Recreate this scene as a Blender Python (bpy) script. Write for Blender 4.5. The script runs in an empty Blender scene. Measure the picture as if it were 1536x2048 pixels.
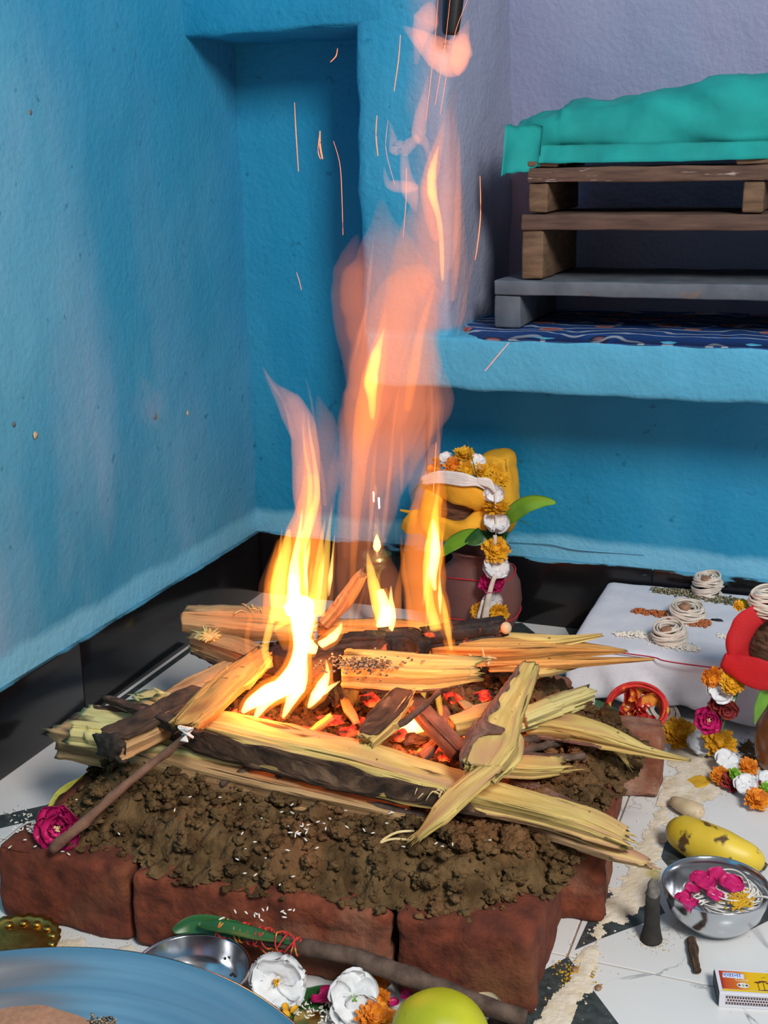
import bpy, bmesh, math, random
import numpy as np
from mathutils import Vector, Matrix, noise
SC = bpy.context.scene
COL = SC.collection
# ------------------------------------------------------------------ camera
CAMH = 0.68
FPX = 2500.0
def _axes(yaw, pitch, roll):
    c, s = math.cos(yaw), math.sin(yaw)
    f = Vector((s*math.cos(pitch), c*math.cos(pitch), -math.sin(pitch)))
    r = Vector((c, -s, 0)); d = f.cross(r)
    return (r*math.cos(roll)+d*math.sin(roll)), (d*math.cos(roll)-r*math.sin(roll)), f
CR, CD, CF = _axes(math.radians(-21.1), math.radians(15.8), math.radians(1.0))
CP = Vector((0, 0, CAMH))
cam = bpy.data.cameras.new('camera'); co = bpy.data.objects.new('camera', cam); COL.objects.link(co)
cam.sensor_fit = 'VERTICAL'; cam.sensor_height = 36; cam.lens = FPX/2048*36
cam.clip_start = 0.02; cam.clip_end = 50
m = Matrix.Identity(4)
for i in range(3):
    m[i][0] = CR[i]; m[i][1] = -CD[i]; m[i][2] = -CF[i]; m[i][3] = CP[i]
co.matrix_world = m
SC.camera = co
# ------------------------------------------------------------------ light
W = bpy.data.worlds.new('world'); SC.world = W; W.use_nodes = True
W.node_tree.nodes['Background'].inputs[0].default_value = (0.88, 0.92, 1.0, 1)
W.node_tree.nodes['Background'].inputs[1].default_value = 0.20
def light(name, kind, loc, energy, color, size=None, aim=None, size_y=None):
    l = bpy.data.lights.new(name, kind); o = bpy.data.objects.new(name, l); COL.objects.link(o)
    o.location = loc; l.energy = energy; l.color = color
    if kind == 'AREA':
        l.size = size
        if size_y: l.shape = 'RECTANGLE'; l.size_y = size_y
        o.rotation_euler = (Vector(aim)-Vector(loc)).to_track_quat('-Z', 'Y').to_euler()
    elif size: l.shadow_soft_size = size
    return o
light('window_daylight', 'AREA', (1.05, -0.42, 2.02), 70, (1.0, 0.95, 0.90), 0.55, (-0.5, 1.35, 0.3), 0.8)
VS = SC.view_settings
VS.view_transform = 'Standard'; VS.look = 'None'; VS.gamma = 1; VS.exposure = 0.10; VS.use_curve_mapping = False
SC.cycles.transparent_max_bounces = 48
SC.cycles.max_bounces = 8
# ------------------------------------------------------------------ helpers
RND = random.Random(7)
def ray(u, v): return CF + CR*((u-768)/FPX) + CD*((v-1024)/FPX)
def P(u, v, z=0.0):
    d = ray(u, v); return CP + d*((z-CAMH)/d.z)
def Q(u, v, y):
    d = ray(u, v); return CP + d*(y/d.y)
def X(u, v, x):
    d = ray(u, v); return CP + d*(x/d.x)
def dep(p): return (Vector(p)-CP).dot(CF)
def px(p): return dep(p)/FPX          # metres per pixel at p
def nz(p, s, seed=0.0): return noise.noise(Vector((p[0]*s+seed*3.17, p[1]*s+seed*1.3, p[2]*s-seed*2.1)))
def fb(p, s, seed=0.0, o=4): return sum(nz(p, s*2**k, seed+k)/2**k for k in range(o))
OFF = {}
class MB:
    def __init__(s): s.v=[]; s.f=[]; s.m=[]; s.uv=[]; s.has=False
    def add(s, vs, fs, mi=0, uvs=None):
        b = len(s.v); s.v += [tuple(v) for v in vs]; s.f += [tuple(i+b for i in f) for f in fs]
        s.m += [mi]*len(fs)
        if uvs is not None: s.uv += list(uvs); s.has=True
        else: s.uv += [(v[0], v[1]) for v in vs]
        return s
    def merge(s, o, mi=0): return s.add(o.v, o.f, mi, o.uv)
def obj(name, mb, mats, parent=None, smooth=True, label=None, cat=None, group=None, kind=None, at=None):
    if not isinstance(mats, (list, tuple)): mats=[mats]
    if parent is not None: off = OFF[parent.name]
    elif at is not None: off = Vector(at)
    else:
        a = np.array(mb.v); off = Vector(((a[:,0].min()+a[:,0].max())/2, (a[:,1].min()+a[:,1].max())/2, a[:,2].min()))
    me = bpy.data.meshes.new(name)
    me.from_pydata([(v[0]-off.x, v[1]-off.y, v[2]-off.z) for v in mb.v], [], mb.f)
    for mt in mats: me.materials.append(mt)
    me.polygons.foreach_set('material_index', mb.m)
    me.polygons.foreach_set('use_smooth', [smooth]*len(mb.f))
    if mb.has:
        l = me.uv_layers.new(name='UVMap'); li = np.empty(len(me.loops), dtype=np.int32)
        me.loops.foreach_get('vertex_index', li); uv = np.array(mb.uv, dtype=np.float32)[li]
        l.data.foreach_set('uv', uv.ravel())
    me.validate(); me.update()
    o = bpy.data.objects.new(name, me); COL.objects.link(o)
    if parent is not None: o.parent = parent
    else: o.location = off
    OFF[o.name] = off
    tag(o, label, cat, group, kind)
    return o
def tag(o, label=None, cat=None, group=None, kind=None):
    if label: o['label']=label
    if cat: o['category']=cat
    if group: o['group']=group
    if kind: o['kind']=kind
    return o
def thing(name, label, cat, loc, group=None):
    o = bpy.data.objects.new(name, None); COL.objects.link(o); o.location = loc
    o.empty_display_size = 0.02
    OFF[o.name] = Vector(loc); return tag(o, label, cat, group)
# --- materials
def N(t, k, **kw):
    n = t.nodes.new(k)
    for a, b in kw.items():
        if a.startswith('i_'):
            key = a[2:]; key = int(key) if key.isdigit() else key.replace('_', ' ')
            n.inputs[key].default_value = b
        else: setattr(n, a, b)
    return n
def pm(name, c1, c2=None, scale=20, rough=.7, metal=0, bump=0, bscale=None, coord='Object', stretch=(1,1,1), lo=.35, hi=.65, detail=4,
       c3=None, s3=3, lo3=.5, hi3=.62, sub=0, trans=0, emis=None, est=0, coat=0, spec=.5, subcol=None, distort=0):
    M = bpy.data.materials.new(name); M.use_nodes = True; t = M.node_tree; L = t.links.new
    b = t.nodes['Principled BSDF']
    b.inputs['Roughness'].default_value = rough; b.inputs['Metallic'].default_value = metal
    b.inputs['Specular IOR Level'].default_value = spec
    if coat: b.inputs['Coat Weight'].default_value = coat; b.inputs['Coat Roughness'].default_value = .1
    if sub: b.inputs['Subsurface Weight'].default_value = sub; b.inputs['Subsurface Radius'].default_value=(.01,.005,.003); b.inputs['Subsurface Scale'].default_value=.5
    if trans: b.inputs['Transmission Weight'].default_value = trans
    if emis: b.inputs['Emission Color'].default_value = (*emis,1); b.inputs['Emission Strength'].default_value = est
    tc = N(t, 'ShaderNodeTexCoord'); mp = N(t, 'ShaderNodeMapping', i_Scale=stretch)
    L(tc.outputs[coord], mp.inputs[0])
    if c2 is None: b.inputs['Base Color'].default_value = (*c1,1)
    else:
        n = N(t, 'ShaderNodeTexNoise', i_Scale=scale, i_Detail=detail, i_Distortion=distort); L(mp.outputs[0], n.inputs['Vector'])
        r = N(t, 'ShaderNodeValToRGB'); e = r.color_ramp.elements
        e[0].position=lo; e[0].color=(*c1,1); e[1].position=hi; e[1].color=(*c2,1)
        L(n.outputs[0], r.inputs[0]); out = r.outputs[0]
        if c3 is not None:
            n3 = N(t, 'ShaderNodeTexNoise', i_Scale=s3, i_Detail=5); L(mp.outputs[0], n3.inputs['Vector'])
            mr = N(t, 'ShaderNodeMapRange'); mr.inputs[1].default_value=lo3; mr.inputs[2].default_value=hi3; L(n3.outputs[0], mr.inputs[0])
            mx = N(t, 'ShaderNodeMix', data_type='RGBA'); mx.inputs[7].default_value=(*c3,1)
            L(mr.outputs[0], mx.inputs[0]); L(out, mx.inputs[6]); out = mx.outputs[2]
        L(out, b.inputs['Base Color'])
    if bump:
        n2 = N(t, 'ShaderNodeTexNoise', i_Scale=bscale or scale*2, i_Detail=6); L(mp.outputs[0], n2.inputs['Vector'])
        bp = N(t, 'ShaderNodeBump', i_Strength=1.0, i_Distance=bump); L(n2.outputs[0], bp.inputs['Height']); L(bp.outputs[0], b.inputs['Normal'])
    return M
# --- geometry
def frames(pts):
    pts=[Vector(p) for p in pts]; n=len(pts); T=[]
    for i in range(n): T.append((pts[min(i+1,n-1)]-pts[max(i-1,0)]).normalized())
    return pts, T
def spline(ctrl, n):
    c=[Vector(p) for p in ctrl]
    if len(c)==2: return [c[0].lerp(c[1], i/(n-1)) for i in range(n)]
    out=[]
    for i in range(n):
        t=i/(n-1)*(len(c)-1); k=min(int(t), len(c)-2); f=t-k
        p0=c[max(k-1,0)]; p1=c[k]; p2=c[k+1]; p3=c[min(k+2,len(c)-1)]
        out.append(.5*((2*p1)+(p2-p0)*f+(2*p0-5*p1+4*p2-p3)*f*f+(3*p1-p0-3*p2+p3)*f**3))
    return out
def lerpl(vals, n):
    if not isinstance(vals,(list,tuple)): return [vals]*n
    return [float(np.interp(i/(n-1)*(len(vals)-1), range(len(vals)), vals)) for i in range(n)]
def tube(mb, ctrl, rad, n=16, seg=8, sq=1.0, up=(0,0,1), mi=0, cap=True, wob=0, wsc=30, seed=0, roll=0):
    pts,T=frames(spline(ctrl,n)); R=lerpl(rad,n); up=Vector(up); vs=[];fs=[];uv=[]; L=0
    for i,p in enumerate(pts):
        if i: L+=(p-pts[i-1]).length
        a=T[i].cross(up)
        if a.length<1e-4: a=T[i].cross(Vector((1,0,0)))
        a.normalize(); b=a.cross(T[i]).normalized()
        for k in range(seg):
            th=2*math.pi*k/seg+roll; r=R[i]
            q=p+a*math.cos(th)*r+b*math.sin(th)*r*sq
            if wob: q=q+(q-p)*wob*nz(q,wsc,seed)*2
            vs.append(q); uv.append((L, k/seg*2*math.pi*max(R[0],R[n//2])))
    for i in range(n-1):
        for k in range(seg):
            k2=(k+1)%seg; fs.append((i*seg+k, i*seg+k2, (i+1)*seg+k2, (i+1)*seg+k))
    if cap: fs.append(tuple(range(seg))[::-1]); fs.append(tuple(range((n-1)*seg, n*seg)))
    mb.add(vs,fs,mi,uv); return mb
def lathe(mb, prof, c, seg=48, mi=0, wob=0, close=False):
    c=Vector(c); vs=[];fs=[]
    for i,(r,z) in enumerate(prof):
        for k in range(seg):
            th=2*math.pi*k/seg; rr=r*(1+wob*math.sin(th*3+z*90))
            vs.append((c.x+rr*math.cos(th), c.y+rr*math.sin(th), c.z+z))
    n=len(prof)
    for i in range(n-1 if not close else n):
        for k in range(seg):
            k2=(k+1)%seg; j=(i+1)%n; fs.append((i*seg+k,i*seg+k2,j*seg+k2,j*seg+k))
    mb.add(vs,fs,mi); return mb
def ico(mb, c, r, sub=1, sc=(1,1,1), wob=0, seed=0, rot=None, mi=0, wsc=None):
    vs,fs=ICO[sub]; c=Vector(c); out=[]
    for v in vs:
        q=Vector((v[0]*sc[0],v[1]*sc[1],v[2]*sc[2]))
        if wob: q*=1+wob*noise.noise(Vector(v)*(wsc or 1.6)+Vector((seed*1.7,seed,-seed)))*1.6
        if rot is not None: q=rot@q
        out.append(c+q*r)
    mb.add(out,fs,mi); return mb
ICO={}
for _s in (1,2,3,4):
    _b=bmesh.new(); bmesh.ops.create_icosphere(_b, subdivisions=_s, radius=1)
    ICO[_s]=([tuple(v.co) for v in _b.verts],[tuple(v.index for v in f.verts) for f in _b.faces]); _b.free()
def rbox(mb, o, ax, ay, az, bev=.004, step=.012, amp=.001, nsc=60, seed=0, mi=0, fine=0):
    """rounded, slightly uneven block: corner o and three edge vectors"""
    o,ax,ay,az=map(Vector,(o,ax,ay,az)); L=[ax.length,ay.length,az.length]; U=[ax/L[0],ay/L[1],az/L[2]]
    g=[]
    for l in L:
        n=max(2,int(round((l-2*bev)/step))); xs=[0,bev*.3,bev]+[bev+(l-2*bev)*i/n for i in range(1,n)]+[l-bev,l-bev*.3,l]
        g.append(xs)
    idx={}; vs=[]; fs=[]
    def V(i,j,k):
        key=(i,j,k)
        if key not in idx:
            p=[g[0][i],g[1][j],g[2][k]]; c=[min(max(p[a],bev),L[a]-bev) for a in range(3)]
            d=Vector([p[a]-c[a] for a in range(3)])
            if d.length>1e-9:
                mx=max(abs(x) for x in d); d=d.normalized()*mx
            q=o+U[0]*(c[0]+d[0])+U[1]*(c[1]+d[1])+U[2]*(c[2]+d[2])
            n_=Vector([p[a]-L[a]/2 for a in range(3)])
            nn=Vector([ (1 if p[a]>=L[a]-1e-9 else -1 if p[a]<=1e-9 else 0) for a in range(3)])
            nw=(U[0]*nn[0]+U[1]*nn[1]+U[2]*nn[2])
            if nw.length>0: q=q+nw.normalized()*(amp*(nz(q,nsc,seed)*1.5+.6*nz(q,nsc*3,seed+5)))
            idx[key]=len(vs); vs.append(q)
        return idx[key]
    A,B,C_=len(g[0])-1,len(g[1])-1,len(g[2])-1
    for i in range(A):
        for j in range(B):
            fs.append((V(i,j,0),V(i,j+1,0),V(i+1,j+1,0),V(i+1,j,0))); fs.append((V(i,j,C_),V(i+1,j,C_),V(i+1,j+1,C_),V(i,j+1,C_)))
    for i in range(A):
        for k in range(C_):
            fs.append((V(i,0,k),V(i+1,0,k),V(i+1,0,k+1),V(i,0,k+1))); fs.append((V(i,B,k),V(i,B,k+1),V(i+1,B,k+1),V(i+1,B,k)))
    for j in range(B):
        for k in range(C_):
            fs.append((V(0,j,k),V(0,j,k+1),V(0,j+1,k+1),V(0,j+1,k))); fs.append((V(A,j,k),V(A,j+1,k),V(A,j+1,k+1),V(A,j,k+1)))
    mb.add(vs,fs,mi); return mb
def bx(mb, x0,y0,z0,x1,y1,z1, **k): return rbox(mb,(x0,y0,z0),(x1-x0,0,0),(0,y1-y0,0),(0,0,z1-z0),**k)
def sheet(mb, fn, nu, nv, th=0, mi=0):
    """grid surface from fn(u,v); th gives it thickness"""
    vs=[Vector(fn(i/nu,j/nv)) for i in range(nu+1) for j in range(nv+1)]; w=nv+1
    fs=[(i*w+j,(i+1)*w+j,(i+1)*w+j+1,i*w+j+1) for i in range(nu) for j in range(nv)]
    uv=[(i/nu,j/nv) for i in range(nu+1) for j in range(nv+1)]
    if th:
        nrm=[Vector() for _ in vs]
        for f in fs:
            n=(vs[f[1]]-vs[f[0]]).cross(vs[f[3]]-vs[f[0]])
            for i in f: nrm[i]+=n
        b=len(vs); vs2=[v-n.normalized()*th if n.length>0 else v for v,n in zip(vs,nrm)]
        f2=[tuple(i+b for i in f[::-1]) for f in fs]
        rim=[j for j in range(w)]+[i*w+nv for i in range(1,nu+1)]+[nu*w+j for j in range(nv-1,-1,-1)]+[i*w for i in range(nu-1,0,-1)]
        f3=[(rim[k],rim[k]+b,rim[(k+1)%len(rim)]+b,rim[(k+1)%len(rim)]) for k in range(len(rim))]
        vs=vs+vs2; fs=fs+f2+f3; uv=uv+uv
    mb.add(vs,fs,mi,uv); return mb
# ------------------------------------------------------------------ materials
def wall_mat(name, base, dark, band=True, pits=True, haze=(0.22,0.38,0.56), pale=None):
    M=bpy.data.materials.new(name); M.use_nodes=True; t=M.node_tree; L=t.links.new; b=t.nodes['Principled BSDF']
    b.inputs['Roughness'].default_value=.62; b.inputs['Specular IOR Level'].default_value=.3
    g=N(t,'ShaderNodeNewGeometry'); pos=g.outputs['Position']
    def noi(sc,stretch=(1,1,1),det=4):
        mp=N(t,'ShaderNodeMapping',i_Scale=stretch); L(pos,mp.inputs[0]); n=N(t,'ShaderNodeTexNoise',i_Scale=sc,i_Detail=det); L(mp.outputs[0],n.inputs['Vector']); return n.outputs[0]
    def mr(x,a,b_,c=0,d=1):
        n=N(t,'ShaderNodeMapRange'); n.inputs[1].default_value=a; n.inputs[2].default_value=b_; n.inputs[3].default_value=c; n.inputs[4].default_value=d; L(x,n.inputs[0]); return n.outputs[0]
    def mix(fac,a,b_):
        n=N(t,'ShaderNodeMix',data_type='RGBA'); L(fac,n.inputs[0])
        for i,c in ((6,a),(7,b_)):
            if isinstance(c,tuple): n.inputs[i].default_value=(*c,1)
            else: L(c,n.inputs[i])
        return n.outputs[2]
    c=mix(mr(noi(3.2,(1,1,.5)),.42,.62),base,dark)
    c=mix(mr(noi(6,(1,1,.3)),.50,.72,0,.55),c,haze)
    if pale:   # painted light: dims to deeper blue towards the corner, lavender glow kept lower left
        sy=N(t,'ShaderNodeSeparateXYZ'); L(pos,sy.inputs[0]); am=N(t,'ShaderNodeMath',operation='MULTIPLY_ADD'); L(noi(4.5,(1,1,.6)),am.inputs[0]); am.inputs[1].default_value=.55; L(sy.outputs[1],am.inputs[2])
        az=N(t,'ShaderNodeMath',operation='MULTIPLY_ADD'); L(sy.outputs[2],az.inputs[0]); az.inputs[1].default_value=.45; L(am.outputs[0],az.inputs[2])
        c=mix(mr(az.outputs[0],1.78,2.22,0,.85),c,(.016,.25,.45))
    c=mix(mr(noi(55),.66,.75,0,.7),c,tuple(x*.55 for x in dark))if pits else c
    if band:
        sx=N(t,'ShaderNodeSeparateXYZ'); L(pos,sx.inputs[0])
        ad=N(t,'ShaderNodeMath',operation='MULTIPLY_ADD'); L(noi(9),ad.inputs[0]); ad.inputs[1].default_value=.03; L(sx.outputs[2],ad.inputs[2])
        c=mix(mr(ad.outputs[0],.146,.158,1,0),c,(0.15,.47,.68))
    if pale:   # flaked pinkish plaster at one spot
        d=N(t,'ShaderNodeVectorMath',operation='DISTANCE'); L(pos,d.inputs[0]); d.inputs[1].default_value=pale
        a2=N(t,'ShaderNodeMath',operation='MULTIPLY_ADD'); L(noi(30),a2.inputs[0]); a2.inputs[1].default_value=.07; L(d.outputs[1],a2.inputs[2])
        c=mix(mr(a2.outputs[0],.035,.075,.30,0),c,(.36,.36,.48))
    L(c,b.inputs['Base Color'])
    n1=noi(130,det=3); n2=noi(14); mu=N(t,'ShaderNodeMath',operation='MULTIPLY_ADD'); L(n2,mu.inputs[0]); mu.inputs[1].default_value=3.5; L(n1,mu.inputs[2])
    bp=N(t,'ShaderNodeBump',i_Strength=.9,i_Distance=.0016); L(mu.outputs[0],bp.inputs['Height']); L(bp.outputs[0],b.inputs['Normal'])
    return M
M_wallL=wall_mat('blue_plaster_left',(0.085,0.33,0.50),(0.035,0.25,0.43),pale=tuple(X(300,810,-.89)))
M_wallB=wall_mat('blue_plaster_back',(0.013,0.25,0.45),(0.005,0.21,0.405),haze=(.04,.30,.49))
M_lav=wall_mat('lavender_plaster',(0.27,0.31,0.46),(0.22,0.26,0.41),band=False,haze=(.32,.28,.41),pits=False)
# the pillar: blue turning into lavender where it rounds into the alcove
def pillar_mat():
    M=wall_mat('blue_plaster_block',(0.020,0.29,0.49),(0.006,0.24,0.45),haze=(.07,.34,.53)); t=M.node_tree; L=t.links.new; b=t.nodes['Principled BSDF']
    old=b.inputs['Base Color'].links[0].from_socket
    g=N(t,'ShaderNodeNewGeometry'); s=N(t,'ShaderNodeSeparateXYZ'); L(g.outputs['Position'],s.inputs[0])
    n=N(t,'ShaderNodeTexNoise',i_Scale=9.0); L(g.outputs['Position'],n.inputs['Vector'])
    a=N(t,'ShaderNodeMath',operation='MULTIPLY_ADD'); L(n.outputs[0],a.inputs[0]); a.inputs[1].default_value=.05; L(s.outputs[0],a.inputs[2])
    r=N(t,'ShaderNodeMapRange'); r.inputs[1].default_value=-.545; r.inputs[2].default_value=-.505; L(a.outputs[0],r.inputs[0])
    zz=N(t,'ShaderNodeMapRange'); zz.inputs[1].default_value=.452; zz.inputs[2].default_value=.462; L(s.outputs[2],zz.inputs[0])
    mu=N(t,'ShaderNodeMath',operation='MULTIPLY'); L(r.outputs[0],mu.inputs[0]); L(zz.outputs[0],mu.inputs[1])
    mx=N(t,'ShaderNodeMix',data_type='RGBA'); L(mu.outputs[0],mx.inputs[0]); L(old,mx.inputs[6]); mx.inputs[7].default_value=(.27,.30,.42,1)
    zr=N(t,'ShaderNodeMapRange'); zr.inputs[1].default_value=.46; zr.inputs[2].default_value=.452; L(s.outputs[2],zr.inputs[0])
    m3=N(t,'ShaderNodeMix',data_type='RGBA'); L(zr.outputs[0],m3.inputs[0]); L(mx.outputs[2],m3.inputs[6]); m3.inputs[7].default_value=(.075,.36,.56,1)
    L(m3.outputs[2],b.inputs['Base Color']); return M
M_block=pillar_mat()
def granite_mat(amp=.055,edge=.1275):
    M=bpy.data.materials.new('black_granite'); M.use_nodes=True; t=M.node_tree; L=t.links.new; b=t.nodes['Principled BSDF']
    b.inputs['Roughness'].default_value=.16; b.inputs['Specular IOR Level'].default_value=.45
    g=N(t,'ShaderNodeNewGeometry'); s=N(t,'ShaderNodeSeparateXYZ'); L(g.outputs['Position'],s.inputs[0])
    mp=N(t,'ShaderNodeMapping',i_Scale=(14,14,70)); L(g.outputs['Position'],mp.inputs[0])
    n=N(t,'ShaderNodeTexNoise',i_Scale=1.0,i_Detail=5); L(mp.outputs[0],n.inputs['Vector'])
    a=N(t,'ShaderNodeMath',operation='MULTIPLY_ADD'); L(n.outputs[0],a.inputs[0]); a.inputs[1].default_value=amp; L(s.outputs[2],a.inputs[2])
    r=N(t,'ShaderNodeMapRange'); r.inputs[1].default_value=edge; r.inputs[2].default_value=edge+.003; L(a.outputs[0],r.inputs[0])
    mx=N(t,'ShaderNodeMix',data_type='RGBA'); L(r.outputs[0],mx.inputs[0]); mx.inputs[6].default_value=(.006,.006,.007,1); mx.inputs[7].default_value=(.08,.32,.48,1)
    L(mx.outputs[2],b.inputs['Base Color'])
    rr=N(t,'ShaderNodeMapRange'); rr.inputs[3].default_value=.14; rr.inputs[4].default_value=.6; L(r.outputs[0],rr.inputs[0]); L(rr.outputs[0],b.inputs['Roughness'])
    return M
M_granite=granite_mat(); M_graniteL=granite_mat(.012,.1085)
def tile_mat():
    M=bpy.data.materials.new('white_floor_tile'); M.use_nodes=True; t=M.node_tree; L=t.links.new; b=t.nodes['Principled BSDF']
    b.inputs['Roughness'].default_value=.22
    g=N(t,'ShaderNodeNewGeometry'); pos=g.outputs['Position']
    n=N(t,'ShaderNodeTexNoise',i_Scale=7.0,i_Detail=5,i_Distortion=.8); L(pos,n.inputs['Vector'])
    # thin dark veins where a warped noise crosses its middle value
    sb=N(t,'ShaderNodeMath',operation='SUBTRACT'); L(n.outputs[0],sb.inputs[0]); sb.inputs[1].default_value=.47
    ab=N(t,'ShaderNodeMath',operation='ABSOLUTE'); L(sb.outputs[0],ab.inputs[0])
    v=N(t,'ShaderNodeMapRange'); v.inputs[1].default_value=.0; v.inputs[2].default_value=.006; v.inputs[3].default_value=.75; v.inputs[4].default_value=0; L(ab.outputs[0],v.inputs[0])
    n2=N(t,'ShaderNodeTexNoise',i_Scale=4.0,i_Detail=2); L(pos,n2.inputs['Vector'])
    k=N(t,'ShaderNodeMapRange'); k.inputs[1].default_value=.50; k.inputs[2].default_value=.6; L(n2.outputs[0],k.inputs[0])
    mu=N(t,'ShaderNodeMath',operation='MULTIPLY'); L(v.outputs[0],mu.inputs[0]); L(k.outputs[0],mu.inputs[1])
    n3=N(t,'ShaderNodeTexNoise',i_Scale=260.0,i_Detail=1); L(pos,n3.inputs['Vector'])
    sp=N(t,'ShaderNodeMapRange'); sp.inputs[1].default_value=.76; sp.inputs[2].default_value=.79; sp.inputs[4].default_value=.6; L(n3.outputs[0],sp.inputs[0])
    mxm=N(t,'ShaderNodeMath',operation='MAXIMUM'); L(mu.outputs[0],mxm.inputs[0]); L(sp.outputs[0],mxm.inputs[1])
    n4=N(t,'ShaderNodeTexNoise',i_Scale=3.0,i_Detail=4); L(pos,n4.inputs['Vector'])
    rp=N(t,'ShaderNodeValToRGB'); e=rp.color_ramp.elements; e[0].position=.35; e[0].color=(.62,.64,.64,1); e[1].position=.65; e[1].color=(.76,.77,.76,1); L(n4.outputs[0],rp.inputs[0])
    mx=N(t,'ShaderNodeMix',data_type='RGBA'); L(mxm.outputs[0],mx.inputs[0]); L(rp.outputs[0],mx.inputs[6]); mx.inputs[7].default_value=(.10,.12,.15,1)
    L(mx.outputs[2],b.inputs['Base Color']); return M
M_tile=tile_mat()
M_inlay=pm('dark_speckled_inlay',(.028,.037,.040),(.06,.075,.075),120,rough=.3,c3=(.35,.38,.36),s3=170,lo3=.66,hi3=.72)
M_grout=pm('grout',(.20,.12,.07),(.30,.22,.16),80,rough=.9)
M_brick=pm('red_brick',(.105,.022,.009),(.215,.050,.019),60,rough=.95,bump=.0022,bscale=150,c3=(.30,.15,.09),s3=9,lo3=.56,hi3=.72)
M_brick_d=pm('dusty_brick',(.18,.055,.028),(.29,.11,.06),50,rough=.95,bump=.002,bscale=160,c3=(.42,.27,.2),s3=11,lo3=.52,hi3=.64)
M_brick_s=pm('smooth_red_brick',(.085,.017,.007),(.165,.034,.013),55,rough=.92,bump=.002,bscale=160,c3=(.19,.075,.028),s3=7,lo3=.57,hi3=.7)
M_soil=pm('brown_soil',(.070,.041,.018),(.17,.105,.047),45,rough=1,bump=.0030,bscale=330,c3=(.23,.105,.045),s3=8,lo3=.54,hi3=.7,spec=.1)
def wood(name,c1,c2,c3=None,rough=.72,lo3=.56,hi3=.62):
    M=bpy.data.materials.new(name); M.use_nodes=True; t=M.node_tree; L=t.links.new; b=t.nodes['Principled BSDF']; b.inputs['Roughness'].default_value=rough; b.inputs['Specular IOR Level'].default_value=.3
    tc=N(t,'ShaderNodeTexCoord')
    def noi(st,det=4,dist=0):
        mp=N(t,'ShaderNodeMapping',i_Scale=st); L(tc.outputs['UV'],mp.inputs[0]); n=N(t,'ShaderNodeTexNoise',i_Scale=1.0,i_Detail=det,i_Distortion=dist); L(mp.outputs[0],n.inputs['Vector']); return n.outputs[0]
    def mr(x,a,b_,c=0,d=1):
        n=N(t,'ShaderNodeMapRange'); n.inputs[1].default_value=a; n.inputs[2].default_value=b_; n.inputs[3].default_value=c; n.inputs[4].default_value=d; L(x,n.inputs[0]); return n.outputs[0]
    def mix(f,a,c):
        n=N(t,'ShaderNodeMix',data_type='RGBA'); L(f,n.inputs[0])
        for i,x in ((6,a),(7,c)):
            if isinstance(x,tuple): n.inputs[i].default_value=(*x,1)
            else: L(x,n.inputs[i])
        return n.outputs[2]
    fine=noi((14,420,1),5); broad=noi((7,75,1),4); c=mix(mr(fine,.36,.60,0,.75),c2,c1)
    c=mix(mr(broad,.45,.66),c,tuple(.6*x+.4*y for x,y in zip(c1,c2)))
    if c3: c=mix(mr(broad,lo3,hi3,0,.8),c,c3)
    crack=noi((10,210,1),3,.4); k=mr(crack,.31,.37,1,0); c=mix(k,c,tuple(x*.22 for x in c1))
    c=mix(mr(noi((130,330,1),2),.70,.75,0,.8),c,(.05,.025,.012))
    L(c,b.inputs['Base Color'])
    a=N(t,'ShaderNodeMath',operation='MULTIPLY_ADD'); L(k,a.inputs[0]); a.inputs[1].default_value=-1.2; L(fine,a.inputs[2])
    bp=N(t,'ShaderNodeBump',i_Strength=1.0,i_Distance=.0013); L(a.outputs[0],bp.inputs['Height']); L(bp.outputs[0],b.inputs['Normal']); return M
M_wy=wood('yellow_wood',(.47,.30,.075),(.76,.60,.21),(.50,.27,.15),lo3=.50,hi3=.60)
M_wt=wood('tan_wood',(.42,.235,.10),(.62,.40,.19),(.24,.11,.05))
M_wp=wood('pinkish_wood',(.42,.20,.13),(.66,.42,.22),(.72,.55,.22),lo3=.45,hi3=.55)
M_wo=wood('amber_wood',(.44,.20,.05),(.74,.43,.13),(.30,.13,.045))
M_wg=wood('grey_green_wood',(.50,.42,.16),(.74,.66,.29),(.3,.24,.13),lo3=.6,hi3=.68)
M_bark=pm('dark_bark',(.022,.011,.006),(.105,.058,.032),1,rough=.95,bump=.004,bscale=1.2,coord='UV',stretch=(45,240,1),c3=(.20,.12,.07),s3=.6,lo3=.56,hi3=.66)
M_barkr=pm('reddish_bark',(.10,.045,.03),(.25,.13,.09),1,rough=.9,bump=.0025,bscale=1.2,coord='UV',stretch=(40,300,1))
M_twig=pm('grey_brown_twig',(.050,.030,.020),(.13,.085,.062),70,rough=.85,bump=.0008,bscale=300)
M_twigr=pm('red_brown_twig',(.13,.060,.035),(.22,.11,.065),60,rough=.8,bump=.0006,bscale=300)
def char_mat():
    M=pm('charred_wood',(.006,.005,.005),(.035,.022,.018),60,rough=.7,bump=.002,bscale=160); t=M.node_tree; L=t.links.new; b=t.nodes['Principled BSDF']
    tc=N(t,'ShaderNodeTexCoord'); n=N(t,'ShaderNodeTexNoise',i_Scale=45.0,i_Detail=3); L(tc.outputs['Object'],n.inputs['Vector'])
    r=N(t,'ShaderNodeMapRange'); r.inputs[1].default_value=.62; r.inputs[2].default_value=.72; r.inputs[4].default_value=1.2; L(n.outputs[0],r.inputs[0])
    b.inputs['Emission Color'].default_value=(1,.09,.01,1); L(r.outputs[0],b.inputs['Emission Strength']); return M
M_char=char_mat()
M_char2=pm('soot_black_wood',(.008,.007,.005),(.05,.035,.022),160,rough=.9,bump=.002,bscale=200)
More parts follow.
